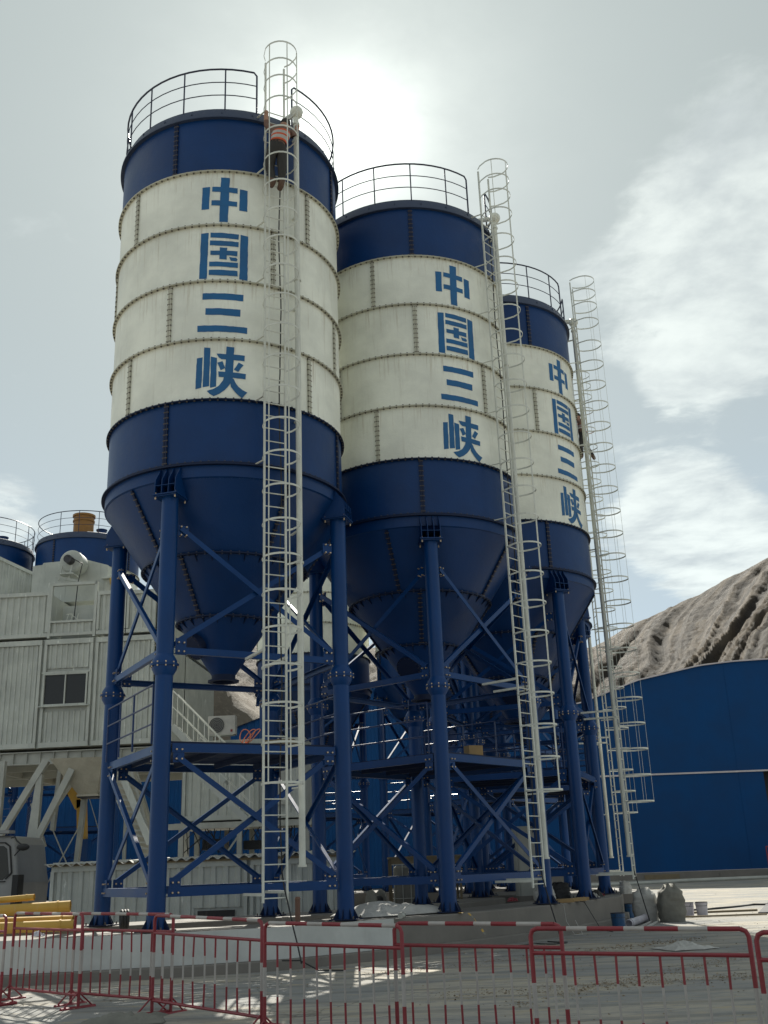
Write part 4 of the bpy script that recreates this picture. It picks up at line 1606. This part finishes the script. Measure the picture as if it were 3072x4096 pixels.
arm = mb.build('mirror_arm', 'black', root)
mb = MB().sphere((1.24, -.3, 2.40), .15, 16, 0, (1.2, .5, .62))
mb.build('mirror', 'black', root)
MB().box((.1, -.04, 2.82), (1.4, .4, .08)).build('sun_visor', 'grey_truck', root)
MB().box((.3, -.03, .42), (1.5, .08, .35)).build('step_panel', 'black', root)
MB().box((-.2, 1.1, .62), (1.9, 2.0, .14)).build('chassis', 'black', root)
MB().box((1.02, .06, 1.25), (.16, .4, .9)).build('corner_deflector', 'black', root)
mb = MB()
mb.tube([(-.2, -.02, .48), (-.2, .3, .48)], .48, 28)
tyre = mb.build('wheel', 'black', root)
MB().tube([(-.2, -.04, .48), (-.2, .2, .48)], .26, 20).build('rim', 'darkmetal', tyre)

# ------------------------------------------------------------------ yellow pipes on the plinth
def pipe_thing(label, a, b, r, cat='pipe', mats=('yellow', 'black'), group='yellow steel pipes lying on the plinth'):
    a, b = Vector(a), Vector(b)
    c = (a + b) / 2
    a, b = a - c, b - c
    root = empty('steel_pipe', c, 0, label, cat, group)
    d = (b - a).normalized()
    x, y, _ = frame_from(d)
    n = 28
    vs, fs = [], []
    for e in (a, b):
        for rr in (r, r * .9):
            for k in range(n):
                t = 2 * PI * k / n
                vs.append(e + (x * math.cos(t) + y * math.sin(t)) * rr)
    for k in range(n):
        l = (k + 1) % n
        fs += [(k, l, 2 * n + l, 2 * n + k), (n + k, 3 * n + k, 3 * n + l, n + l), (k, n + k, n + l, l), (2 * n + k, 2 * n + l, 3 * n + l, 3 * n + k)]
    mb = MB()
    mb.add(vs, fs, 0, True)
    mb.build('pipe_wall', mats[0], root)
    for t in (.06, .94):
        q = a.lerp(b, t)
        MB().tube([q - d * .015, q + d * .015], r * 1.13, 24).build('end_collar', mats[0], root)
    return root


pipe_thing('thick yellow pipe lying across the top of the pile', (-9.6, 19.55, .97), (-5.95, 20.0, 1.06), .10)
pipe_thing('thinner pale yellow pipe lying in front at the bottom of the pile', (-9.6, 19.1, .755), (-5.75, 19.6, .755), .095)
pipe_thing('yellow pipe at the back of the pile, ending short of the silo leg', (-9.4, 20.3, .80), (-6.0, 20.4, .80), .10)
pipe_thing('short bright yellow pipe resting tilted on the pile', (-8.9, 20.0, 1.13), (-6.62, 20.0, 1.24), .055)
root = empty('rubber_hose_coil', (-5.0, 19.95, .66), R(20), 'black coiled rubber hose beside the pipe ends', 'hose')
mb = MB()
for k in range(3):
    mb.tube([Vector((.05 * k, .13 * math.cos(2 * PI * i / 24), .15 + .14 * math.sin(2 * PI * i / 24))) for i in range(24)], .03, 8, closed=True)
mb.build('hose_loop', 'black', root)


# ------------------------------------------------------------------ sacks, buckets and site clutter
def sack(name, label, loc, w, d, h, mat, seed, crush=0.0, tie=True):
    rg = random.Random(seed)
    n, m = 36, 22
    vs, fs = [], []
    for j in range(m + 1):
        t = j / m
        base = .90 + .10 * math.sin(PI * min(1, t * 1.25)) - (.50 * smooth((t - .80) / .20) if tie else .15 * t)
        for k in range(n):
            a = 2 * PI * k / n
            sq = 1 / max(abs(math.cos(a)), abs(math.sin(a))) ** .55
            p = Vector((math.cos(a), math.sin(a), t * 2.2))
            fold = noise.noise(p * 2.2 + Vector((seed, 0, 0))) * .10 + noise.noise(Vector((math.cos(a) * 7, math.sin(a) * 7, t * 3 + seed))) * .09 - abs(noise.noise(Vector((math.cos(a) * 2.2 + t, math.sin(a) * 2.2, t * 8 + seed)))) * .13
            rr = base * sq * (1 + fold)
            z = h * t + crush * noise.noise(p * 1.7 + Vector((0, seed, 0))) * h * (1 if 0 < j else 0)
            if t > .85 and tie:
                z += .05 * math.sin(5 * a + seed) * (t - .85) / .15
            vs.append((rr * w / 2, 0, 0) if False else (math.cos(a) * rr * w / 2, math.sin(a) * rr * d / 2, max(z, 0)))
    for j in range(m):
        for k in range(n):
            l = (k + 1) % n
            fs.append((j * n + k, j * n + l, (j + 1) * n + l, (j + 1) * n + k))
    fs.append(tuple(range(n))[::-1])
    fs.append(tuple(range(m * n, (m + 1) * n)))
    mb = MB()
    mb.add(vs, fs, 0, True)
    o = mb.build(name, mat, sharp=60)
    o.location = loc
    o.rotation_euler = (0, 0, rg.uniform(-.4, .4))
    return tag(o, label, 'sack')


sack('filled_sack', 'pale filled sack with a torn open top, left of the grey one', (6.35, 28.55, 0), .66, .55, .78, 'sack_white', 3, .05)
sack('filled_sack', 'grey filled sack with a gathered neck, standing on the concrete', (6.88, 28.0, 0), .68, .6, .86, 'sack_grey', 11, .03)
sack('filled_sack', 'white plastic bag lying on the plinth between the third silo\'s legs', (3.45, 26.1, .65), .55, .45, .33, 'sack_white', 21, .2, False)
sack('filled_sack', 'black bag slumped on the plinth beside the white bag', (3.95, 26.9, .65), .5, .4, .38, 'black', 22, .2, False)
sack('filled_sack', 'small white plastic bag at the far end of the plinth', (6.1, 29.6, .65), .34, .3, .3, 'sack_white', 23, .2, False)


def crumple(name, label, loc, w, d, h, mat, seed, rz=0.0, cat='sack'):
    n = 46
    vs, fs = [], []
    for j in range(n + 1):
        for i in range(n + 1):
            u, v = i / n * 2 - 1, j / n * 2 - 1
            e = 1 - max(abs(u), abs(v)) ** 3
            p = Vector((u * 1.6, v * 1.6, seed))
            z = (max(0, .45 + noise.noise(p * .8)) * 1.0 + abs(noise.noise(p * 2.1)) * .55 + abs(noise.noise(p * 5)) * .2)
            z = (z if z < .8 else .8 + (z - .8) * .35) * e + .03
            x = u * w / 2 * (1 + .22 * noise.noise(p * 1.1 + Vector((3, 0, 0))))
            y = v * d / 2 * (1 + .25 * noise.noise(p * 1.2 + Vector((0, 5, 0))))
            vs.append((x, y, z * h))
    k = n + 1
    for j in range(n):
        for i in range(n):
            fs.append((j * k + i, j * k + i + 1, (j + 1) * k + i + 1, (j + 1) * k + i))
    mb = MB()
    mb.add(vs, fs, 0, True)
    o = mb.build(name, mat, sharp=50)
    so_ = o.modifiers.new('thickness', 'SOLIDIFY')
    so_.thickness = .006
    o.location = loc
    o.rotation_euler = (0, 0, rz)
    return tag(o, label, cat)


crumple('empty_sack', 'crumpled pale empty sack lying on the yard below the filled sacks', (4.95, 19.6, 0.01), .82, .8, .13, 'sack_white', 4.3, .3)
crumple('empty_sack', 'crumpled green-grey empty sack on the ground at the lower left', (-3.15, 12.95, -.03), .9, .7, .13, 'sack_grey', 8.1, .1)
crumple('plastic_sheet', 'white plastic sheet draped on the plinth edge between first and second silo', (-.12, 21.6, .66), 1.25, 1.9, .26, 'sack_white', 2.7, -.9, 'sheet')


def bucket(label, loc, r, h, mat, rim='darkmetal', lid=False):
    root = empty('paint_bucket', loc, rnd.uniform(0, 3), label, 'bucket')
    mb = MB()
    mb.lathe([(0, .004), (r * .88, .004), (r * .88, 0), (r, h), (r * .96, h), (r * .85, .02)], 28)
    b = mb.build('body', mat, root)
    mb = MB()
    mb.lathe([(r * 1.0, h * .98), (r * 1.05, h * .98), (r * 1.05, h * 1.02), (r * 1.0, h * 1.02)], 28)
    mb.lathe([(r * .96, h * .72), (r * .985, h * .72), (r * .985, h * .75), (r * .96, h * .75)], 28)
    mb.build('rim', rim, root)
    mb = MB().tube([Vector((r * 1.04 * math.cos(a), .12 * r + r * .5 * math.sin(a), h * .95 - r * .9 * math.sin(a))) for a in [PI * i / 12 for i in range(13)]], .005, 6)
    mb.build('handle', 'darkmetal', root)
    return root


bucket('dented blue paint bucket at the foot of the plinth, nearest the barriers', (5.02, 25.5, 0), .165, .36, 'bucket_blue')
bucket('blue paint bucket beyond the plinth corner, behind the pale sack', (6.35, 30.6, 0), .165, .36, 'bucket_blue')
bucket('white plastic bucket standing in the sun beside the grey sack', (7.92, 30.4, 0), .16, .34, 'bucket_white')
bucket('lilac-white plastic bucket, right of its white neighbour', (8.24, 30.2, 0), .16, .35, 'bucket_white')
root = pipe_thing('white plastic pipe lying on the ground beside the blue bucket', (5.35, 26.0, .1), (6.3, 28.4, .1), .085, mats=('bucket_white', 'black'), group='loose pipes on the ground')
for i, (a, b) in enumerate((((5.6, 25.9), (6.4, 28.2)), ((5.75, 25.9), (6.5, 28.0)))):
    o = MB().bar((a[0], a[1], .02), (b[0], b[1], .02), .05, .035).build('wooden_batten', 'sack_white')
    tag(o, ('inner', 'outer')[i] + ' thin pale batten lying alongside the white pipe', 'batten')
for i, (c, rz, sz, lab) in enumerate([
    ((8.9, 31.6, .03), .05, (2.6, .10, .05), 'long dark plank lying behind the white buckets'),
    ((8.6, 29.4, .03), -.02, (2.2, .08, .04), 'dark plank lying in front of the white buckets'),
    ((3.65, 24.75, .69), .15, (.55, .12, .08), 'yellowish timber offcut on the plinth beside the second silo\'s leg'),
    ((4.0, 25.15, .69), .5, (.6, .11, .07), 'timber offcut lying askew on the plinth'),
    ((4.25, 25.6, .69), .2, (.3, .14, .07), 'short brick-like timber block near the third silo\'s front leg'),
]):
    o = MB().box((0, 0, 0), sz).build('timber_plank', 'board' if i < 2 else 'wood')
    o.location = c
    o.rotation_euler = (0, 0, rz)
    tag(o, lab, 'plank')
# drainage channel: dark grating strip
o = MB()
A, B = Vector((20.5, 57, 0)), Vector((9.9, 30.0, 0))
d = (B - A).normalized()
n_ = 90
for i in range(n_):
    p = A.lerp(B, i / n_)
    q = A.lerp(B, (i + .8) / n_)
    o.bar((p.x, p.y, gz(p.y) + .03), (q.x, q.y, gz(q.y) + .03), .42, .03)
tag(o.build('drain_cover', 'darkmetal'), 'dark drain cover strip running across the sunlit yard at the right', 'drain')
# loose hoses on the yard
rg = random.Random(5)
for lab, pts, r in (
    ('black hose snaking over the sunlit concrete at the right', [(7.6, 32.5), (9.5, 33.2), (11, 34.5), (12.2, 33.6), (13.5, 33.9), (15, 32.5)], .03),
    ('pale steel pipes laid out in front of the shed wall', [(6, 52), (14, 54), (24, 56)], .09),
    ('black cable looped on the ground beside the plinth foot', [(2.0, 21.4), (2.6, 22.0), (3.1, 21.8), (3.3, 22.1), (2.9, 22.6)], .012),
):
    P_ = []
    for (a, b), (c, e) in zip(pts, pts[1:]):
        for k in range(6):
            t = k / 6
            P_.append(Vector((a + (c - a) * t, b + (e - b) * t + .12 * math.sin(3 * t + a), gz(b) + r)))
    tag(MB().tube(P_, r, 8).build('loose_hose', 'grey_frame' if 'steel' in lab else 'black'), lab, 'hose')
# cables hanging from the ladders
for i, (si, lab, tdx) in enumerate(((0, 'black cable hanging from the nearest silo\'s ladder down to the footing', .0), (1, 'black cable hanging from the second silo\'s ladder onto the plinth', 0), (2, 'black cable hanging from the third silo\'s ladder to the yard', 0))):
    s_ = silos[si]
    rz = s_.rotation_euler[2]
    M3 = Matrix.Rotation(rz, 3, 'Z')
    P_ = []
    end = {0: .12, 1: .15, 2: .02}[si]
    for k in range(60):
        z = 16.6 - (16.6 - end) * k / 59
        r = 2.70 if z > 1.4 else 2.70 + (.35 if si == 0 else .2) * (1.4 - z)
        q = M3 @ (pol(r, -61.8, 0) + pol(1, 28.2, 0) * (.13 + .02 * math.sin(z * 1.7) + (.12 if z < 1.4 else 0) * (1.4 - z) + .015 * noise.noise(Vector((z * 2, si, 0)))))
        P_.append(Vector((q.x + s_.location.x, q.y + s_.location.y, z)))
    tag(MB().tube(P_, .014, 6).build('hanging_cable', 'black'), lab, 'cable')

# table with covered tank, reel, cabinet under the second silo
root = empty('work_table', (.75, 30.4, 0), R(3), 'long boarded work table standing behind the second silo\'s legs', 'table')
MB().box((0, 0, 1.78), (2.0, 1.0, .05)).build('tabletop', 'board', root)
for sx, sy in ((-.95, -.45), (.95, -.45), (-.95, .45), (.95, .45)):
    MB().bar((sx, sy, 0), (sx, sy, 1.75), .06, .06).build('leg', 'board', root)
MB().box((0, -.46, 1.68), (1.95, .04, .16)).build('apron', 'board', root)
root = empty('caged_water_tank', (.22, 29.4, .0), R(4), 'cloudy plastic tank in a wire cage in front of the work table', 'tank')
o = MB().box((0, 0, .95), (.62, .6, 1.25)).build('tank_body', 'sack_grey', root)
o.modifiers.new('round', 'BEVEL').width = .06
mb = MB()
for x in (-.34, -.11, .11, .34):
    mb.tube([(x, -.33, .3), (x, -.33, 1.62)], .012, 6)
for z in (.32, .75, 1.18, 1.6):
    mb.tube([(-.34, -.33, z), (.34, -.33, z), (.34, .33, z), (-.34, .33, z)], .012, 6, closed=True)
mb.build('wire_cage', 'grey_frame', root)
MB().box((0, 0, .2), (.75, .7, .14)).build('pallet', 'board', root)
root = empty('cable_reel', (-.55, 27.6, .0), R(30), 'round cable reel lying in shadow between the first two silos', 'reel')
mb = MB()
for x in (-.14, .14):
    mb.tube([(x - .015, 0, .72), (x + .015, 0, .72)], .30, 28)
mb.build('flange', 'sack_grey', root)
MB().tube([(-.14, 0, .72), (.14, 0, .72)], .15, 20).build('drum', 'black', root)
mb = MB()
for s in (-1, 1):
    mb.bar((-.2 * s, -.2, 0), (-.16 * s, 0, .72), .03, .03)
    mb.bar((-.2 * s, .2, 0), (-.16 * s, 0, .72), .03, .03)
mb.build('stand', 'darkmetal', root)
root = empty('electrical_cabinet', (3.62, 30.6, .0), R(8), 'plain grey electrical cabinet standing under the third silo', 'cabinet')
MB().box((0, 0, 1.55), (.60, .45, 1.9)).build('casing', 'grey_frame', root)
f = MB().box((0, -.24, 1.55), (.54, .02, 1.8)).build('door', 'grey_frame', root)
MB().box((.2, -.26, 1.55), (.03, .03, .16)).build('handle', 'darkmetal', f)
MB().box((0, 0, .34), (.7, .6, .66)).build('plinth_block', 'concrete', root)
o = empty('carton', (1.75, 22.95, 3.742), R(25), 'small cardboard carton on the second silo\'s platform', 'carton')
MB().box((0, 0, .11), (.34, .24, .22)).build('box', 'wood', o)
MB().box((0, 0, .222), (.06, .25, .004)).build('tape', 'board', o)
o = empty('carton', (-2.1, 19.85, 3.742), R(-5), 'flattened brown carton on the nearest silo\'s platform', 'carton')
MB().box((0, 0, .06), (.55, .4, .12)).build('box', 'board', o)
MB().box((0, 0, .122), (.08, .41, .004)).build('tape', 'wood', o)
mb = MB()
for k in range(3):
    c = Vector((-2.75 + .07 * k, 19.6, 3.93))
    mb.tube([c + Vector((.10 * math.cos(2 * PI * i / 18) * (1 + .2 * k), .03 * math.sin(k + i), .13 * math.sin(2 * PI * i / 18 + k))) for i in range(18)], .009, 6, closed=True)
tag(mb.build('cable_coil', 'gasket'), 'loose coil of orange cable on the nearest silo\'s platform', 'cable')
root = empty('marker_post', (-1.72, 18.85, .645), 0, 'short pinkish capped post on the plinth, left of the nearest silo\'s right leg', 'post')
MB().tube([(0, 0, 0), (0, 0, .42)], .045, 16).build('shaft', 'cloth_brown', root)
MB().tube([(0, 0, .42), (0, 0, .46)], [.055, .035], 16).build('cap', 'cloth_brown', root)
root = empty('marker_post', (-2.05, 20.0, .4), 0, 'squat concrete peg beside the pinkish post', 'post')
MB().lathe([(.0, .35), (.06, .35), (.05, 0), (0, 0)], 12).build('shaft', 'concrete', root)
root = empty('crowd_barrier', (20.1, 57.6, .42), 0, 'distant red barrier standing against the shed wall', 'barrier', 'red and white crowd barriers in a line')
mb = MB()
for z in (1.5, 1.1, .2):
    mb.bar((-.6, 0, z), (3, 0, z), .07, .07)
for i in range(9):
    mb.bar((-.6 + i * .45, 0, 0), (-.6 + i * .45, 0, 1.5), .05, .05)
mb.build('frame', 'red', root)
root = empty('crowd_barrier', (-9.8, 33.8, 0), 0, 'red barrier with white bars behind the plant prop, beside the low container', 'barrier', 'red and white crowd barriers in a line')
mb = MB()
for z in (1.35, .95, .25):
    mb.bar((-.75, 0, z), (.75, 0, z), .05, .05)
for i in range(7):
    mb.bar((-.75 + i * .25, 0, 0.25), (-.75 + i * .25, 0, .95), .04, .04, mi=1)
mb.build('frame', ['red', 'white'], root)
mb = MB()
mb.bar((-1, 0, 0), (-1, 0, 1.0), .04, .04)
root = empty('yellow_boom', (-12.8, 42, 0), 0, 'yellow jointed conveyor arm seen between the pale props', 'conveyor')
MB().bar((-.9, 0, 6.6), (.45, 0, 4.2), .3, .34).build('arm', 'yellow', root)
MB().bar((.5, 0, 4.5), (.62, 0, 2.9), .3, .34).build('lower_arm', 'yellow', root)
MB().box((.65, 0, 1.5), (.5, .5, 3.0)).build('pedestal', 'blue_leg', root)

# hazard tape hanging over the plinth edge
mb = MB()
P_ = [Vector(p) for p in ((1.15, 21.3, .66), (1.32, 21.1, .655), (1.42, 21.08, .56), (1.56, 21.16, .36), (1.62, 21.12, .26))]
for i, (p, q) in enumerate(zip(P_, P_[1:])):
    m_ = p.lerp(q, .5)
    mb.bar(p, m_, .05, .003, (0, -.4, 1), 0)
    mb.bar(m_, q, .05, .003, (0, -.4, 1), 1)
tag(mb.build('hazard_tape', ['yellow', 'sack_grey']), 'strip of yellow hazard tape hanging over the bare concrete plinth', 'tape')
for lab, c, sz, mat in (('crumpled red cloth on the inner plinth behind the second silo', (2.75, 26.6, .665), (.42, .25, .07), 'red'),
                        ('small red rag on the plinth between the third silo\'s legs', (5.2, 28.4, .66), (.2, .15, .06), 'red'),
                        ('dark crumpled rag beside the third silo\'s front leg', (4.95, 27.6, .66), (.3, .22, .12), 'cloth_dark'),
                        ('pale crumpled wrapper on the plinth by the third silo\'s front leg', (4.75, 26.9, .66), (.3, .22, .10), 'sack_white'),
                        ('small purple-grey rag on the plinth in front of the yellow pipes', (-5.95, 18.3, .655), (.2, .14, .06), 'bucket_white')):
    crumple('rag', lab, c, sz[0], sz[1], sz[2] * 1.5, mat, c[0] * 3.1, c[1], 'rag')
root = empty('paint_tin', (.05, 19.95, .70), R(70), 'small silver tin lying on its side on the plinth edge', 'tin')
MB().tube([(-.07, 0, 0), (.07, 0, 0)], .05, 16).build('body', 'grey_frame', root)
MB().tube([(.07, 0, 0), (.078, 0, 0)], .055, 16).build('lid', 'darkmetal', root)
for lab, pts, r in (('thin dark cable trailing down the plinth face near the third silo', [(4.1, 25.25, .66), (4.2, 25.0, .64), (4.32, 24.95, .4), (4.5, 24.9, .05), (4.7, 24.6, .02)], .008),
                    ('thin pale cord looping down the plinth face left of the dark cable', [(3.55, 24.5, .66), (3.6, 24.15, .62), (3.62, 24.1, .3), (3.75, 23.95, .03), (3.95, 24.1, .02), (3.85, 24.35, .3)], .006),
                    ('black cable lying in the yard beside the footing under the nearest ladder', [(-1.9, 18.0, .17), (-1.6, 17.9, .17), (-1.3, 17.85, .02), (-.9, 17.7, .02)], .012)):
    P_ = []
    for a_, b_ in zip(pts, pts[1:]):
        for k in range(5):
            P_.append(Vector(a_).lerp(Vector(b_), k / 5))
    P_.append(Vector(pts[-1]))
    tag(MB().tube(P_, r, 6).build('loose_cable', 'sack_white' if 'pale' in lab else 'black'), lab, 'cable')

# litter: pebbles and scraps scattered on the yard
mb = MB()
rg = random.Random(12)
for i in range(3800):
    y = rg.uniform(9, 34)
    x = rg.uniform(-.42, .42) * y
    if rg.random() < .65:
        # windrows of grit swept across the yard
        t = rg.random()
        k = rg.choice((0, 1, 2))
        x0, y0, x1, y1 = ((-.5, 17.0, 6, 22.0), (1.2, 12.9, 5.2, 17.5), (.5, 14, 4.8, 15))[k]
        x, y = x0 + (x1 - x0) * t + rg.gauss(0, .10), y0 + (y1 - y0) * t + rg.gauss(0, .22)
    s = rg.uniform(.004, .014) * (1 if y < 20 else 1.5)
    c = Vector((x, y, gz(y) + s * .4))
    q = [c + Vector((rg.uniform(-1, 1) * s * 1.5, rg.uniform(-1, 1) * s * 1.5, rg.uniform(-.3, 1) * s)) for _ in range(5)]
    mb.add(q, ((0, 1, 2), (0, 2, 3), (0, 3, 4), (1, 2, 4), (1, 3, 4)))
tag(mb.build('grit', 'grit'), 'sandy grit and small stones swept over the yard', 'grit', kind='stuff')


# ------------------------------------------------------------------ people on the ladders
def skin_body(name, joints, bones, mats, matfn, parent):
    """one continuous skinned body from joints {name: (pos, radius)}"""
    names = list(joints)
    idx = {k: i for i, k in enumerate(names)}
    me = bpy.data.meshes.new(name)
    me.from_pydata([joints[k][0] for k in names], [(idx[a], idx[b]) for a, b in bones], [])
    ob = bpy.data.objects.new(name, me)
    COL.objects.link(ob)
    sk = ob.modifiers.new('skin', 'SKIN')
    lay = me.skin_vertices[0].data if me.skin_vertices else None
    if lay is None:
        bpy.context.view_layer.objects.active = ob
        lay = me.skin_vertices[0].data
    for k in names:
        r = joints[k][1] * (1.0 if k[0] in 'fgt' and k[:2] != 'to' else 1.38)
        lay[idx[k]].radius = (r, r) if not isinstance(r, tuple) else r
        lay[idx[k]].use_root = (k == names[0])
    sb = ob.modifiers.new('sub', 'SUBSURF')
    sb.levels = sb.render_levels = 2
    dg = bpy.context.evaluated_depsgraph_get()
    dg.update()
    m2 = bpy.data.meshes.new_from_object(ob.evaluated_get(dg))
    bpy.data.objects.remove(ob)
    m2.materials.clear()
    for m in mats:
        m2.materials.append(MT[m])
    for p in m2.polygons:
        p.material_index = matfn(Vector(p.center))
        p.use_smooth = True
    o = bpy.data.objects.new(name, m2)
    COL.objects.link(o)
    o.parent = parent
    return o


def person(root_loc, rz, label, J, vestmat, shirt, lean):
    """root at the feet; local x right, y towards the ladder, z up"""
    root = empty('person', root_loc, rz, label, 'person')
    names = {k: (Vector(v[0]), v[1]) for k, v in J.items()}
    bones = [('pelvis', 'waist'), ('waist', 'chest'), ('chest', 'neck'), ('neck', 'head'), ('head', 'crown'),
             ('chest', 'sh_l'), ('sh_l', 'el_l'), ('el_l', 'wr_l'), ('wr_l', 'ha_l'), ('chest', 'sh_r'), ('sh_r', 'el_r'), ('el_r', 'wr_r'), ('wr_r', 'ha_r'),
             ('pelvis', 'hip_l'), ('hip_l', 'kn_l'), ('kn_l', 'an_l'), ('an_l', 'to_l'), ('pelvis', 'hip_r'), ('hip_r', 'kn_r'), ('kn_r', 'an_r'), ('an_r', 'to_r')]
    Z = {k: v[0] for k, v in names.items()}
    for s in ('l', 'r'):     # five fingers curled round the bar
        h, w = Z['ha_' + s], Z['wr_' + s]
        d = (h - w).normalized()
        side = d.cross(Vector((0, 1, 0.3))).normalized()
        for i, (o_, ln) in enumerate(((-.03, .07), (-.01, .08), (.01, .075), (.028, .06))):
            a = h + side * o_ + d * ln * .55
            b = a + d * .01 + Vector((0, .03, -.035))
            names['f%s%d' % (s, i)] = (a, .010)
            names['g%s%d' % (s, i)] = (b, .009)
            bones += [('ha_' + s, 'f%s%d' % (s, i)), ('f%s%d' % (s, i), 'g%s%d' % (s, i))]
        names['t' + s] = (w.lerp(h, .4) + side * .045 + d * .02, .011)
        bones += [('wr_' + s, 't' + s)]

    def matfn(c):
        best = min(names, key=lambda k: (names[k][0] - c).length)
        if best[0] in 'fgt' and best != 'to_l' and best != 'to_r':
            return 1
        if best in ('ha_l', 'ha_r', 'wr_l', 'wr_r', 'head', 'neck'):
            return 1
        if best in ('crown',):
            return 1
        if best in ('an_l', 'an_r', 'to_l', 'to_r'):
            an = names['an_l'][0] if best.endswith('l') else names['an_r'][0]
            return 3 if c.z < an.z + .07 else 0
        if best in ('pelvis', 'hip_l', 'hip_r', 'kn_l', 'kn_r'):
            return 0
        return 2
    skin_body('body', names, bones, ['cloth_dark', 'skin', shirt, 'boot'], matfn, root)
    # vest: short shell round the torso with stripes
    mb = MB()
    w, c, nk = Z['waist'], Z['chest'], Z['neck']
    path = [w + (w - c) * .25, w, w.lerp(c, .35), w.lerp(c, .5), w.lerp(c, .8), c, c.lerp(nk, .55)]
    rad = [.185, .175, .185, .195, .205, .19, .10]
    n = 20
    vs = []
    for p, r in zip(path, rad):
        for k in range(n):
            a = 2 * PI * k / n
            vs.append(p + Vector((r * math.cos(a), r * .85 * math.sin(a), 0)))
    for i in range(len(path) - 1):
        mb.add(vs[i * n:(i + 2) * n], [(k, (k + 1) % n, n + (k + 1) % n, n + k) for k in range(n)], 1 if i in (1, 3) else 0, True)
    mb.build('safety_vest', [vestmat, 'reflect'], root, sharp=60)
    # hair / cap
    hd, cr = Z['head'], Z['crown']
    mb = MB().sphere(tuple(hd.lerp(cr, .45) + Vector((0, -.012, .01))), .112, 18, 0, (.95, 1.05, 1.02))
    mb.build('cap', 'cloth_dark', root)
    mb = MB()
    f = Vector((0, .105, 0))
    mb.sphere(tuple(hd + Vector((0, .10, -.005))), .018, 8, 0, (.8, 1, 1.2))
    mb.sphere(tuple(hd + Vector((.10, .0, -.005))), .026, 8, 0, (.4, .8, 1.2))
    mb.sphere(tuple(hd + Vector((-.10, .0, -.005))), .026, 8, 0, (.4, .8, 1.2))
    mb.build('face_features', 'skin', root)
    return root


# frame at a ladder: origin on its centre line, x to the right seen from outside, y inwards
def ladder_frame(s_, z, r):
    rz = s_.rotation_euler[2]
    p = Matrix.Rotation(rz, 3, 'Z') @ pol(r, -61.8, 0)
    return Vector((p.x + s_.location.x, p.y + s_.location.y, z)), rz + R(28.2)


loc, rz = ladder_frame(silos[0], 14.92, 2.80)
J1 = {'pelvis': ((-.03, -.14, .92), .115), 'waist': ((0, -.16, 1.08), .10), 'chest': ((.07, -.15, 1.32), .115), 'neck': ((.14, -.10, 1.50), .055),
      'head': ((.19, -.06, 1.62), .085), 'crown': ((.21, -.05, 1.74), .075),
      'sh_l': ((-.10, -.10, 1.42), .07), 'el_l': ((-.20, .02, 1.55), .05), 'wr_l': ((-.21, .01, 1.80), .036), 'ha_l': ((-.21, .0, 1.88), .03),
      'sh_r': ((.26, -.12, 1.41), .07), 'el_r': ((.42, -.05, 1.50), .05), 'wr_r': ((.50, .02, 1.72), .036), 'ha_r': ((.52, .03, 1.80), .03),
      'hip_l': ((-.13, -.12, .86), .105), 'kn_l': ((-.13, .02, .50), .075), 'an_l': ((-.09, -.10, .10), .05), 'to_l': ((-.10, .05, .05), .045),
      'hip_r': ((.08, -.12, .86), .105), 'kn_r': ((.09, -.14, .46), .075), 'an_r': ((.08, -.12, .07), .05), 'to_r': ((.09, .04, .03), .045)}
person(loc, rz, 'person in an orange vest and dark trousers on the nearest silo\'s caged ladder', J1, 'orange_vest', 'cloth_brown', 0)
loc, rz = ladder_frame(silos[3], 14.9, 2.80)
J2 = {'pelvis': ((0, -.20, .95), .115), 'waist': ((0, -.18, 1.10), .10), 'chest': ((0, -.14, 1.34), .115), 'neck': ((0, -.10, 1.52), .055),
      'head': ((0, -.05, 1.65), .085), 'crown': ((0, -.04, 1.77), .075),
      'sh_l': ((-.18, -.12, 1.43), .07), 'el_l': ((-.26, -.02, 1.30), .05), 'wr_l': ((-.21, .0, 1.50), .036), 'ha_l': ((-.21, .02, 1.58), .03),
      'sh_r': ((.18, -.12, 1.43), .07), 'el_r': ((.28, -.12, 1.25), .05), 'wr_r': ((.22, .0, 1.42), .036), 'ha_r': ((.21, .02, 1.5), .03),
      'hip_l': ((-.11, -.16, .88), .105), 'kn_l': ((-.12, -.02, .50), .075), 'an_l': ((-.10, -.05, .08), .05), 'to_l': ((-.10, .06, .04), .045),
      'hip_r': ((.11, -.20, .88), .105), 'kn_r': ((.13, -.32, .50), .075), 'an_r': ((.13, -.52, .16), .05), 'to_r': ((.13, -.55, .05), .045)}
person(loc, rz, 'person in a red vest high on the fourth silo\'s ladder, one leg stretched back', J2, 'red_vest', 'cloth_brown', 0)
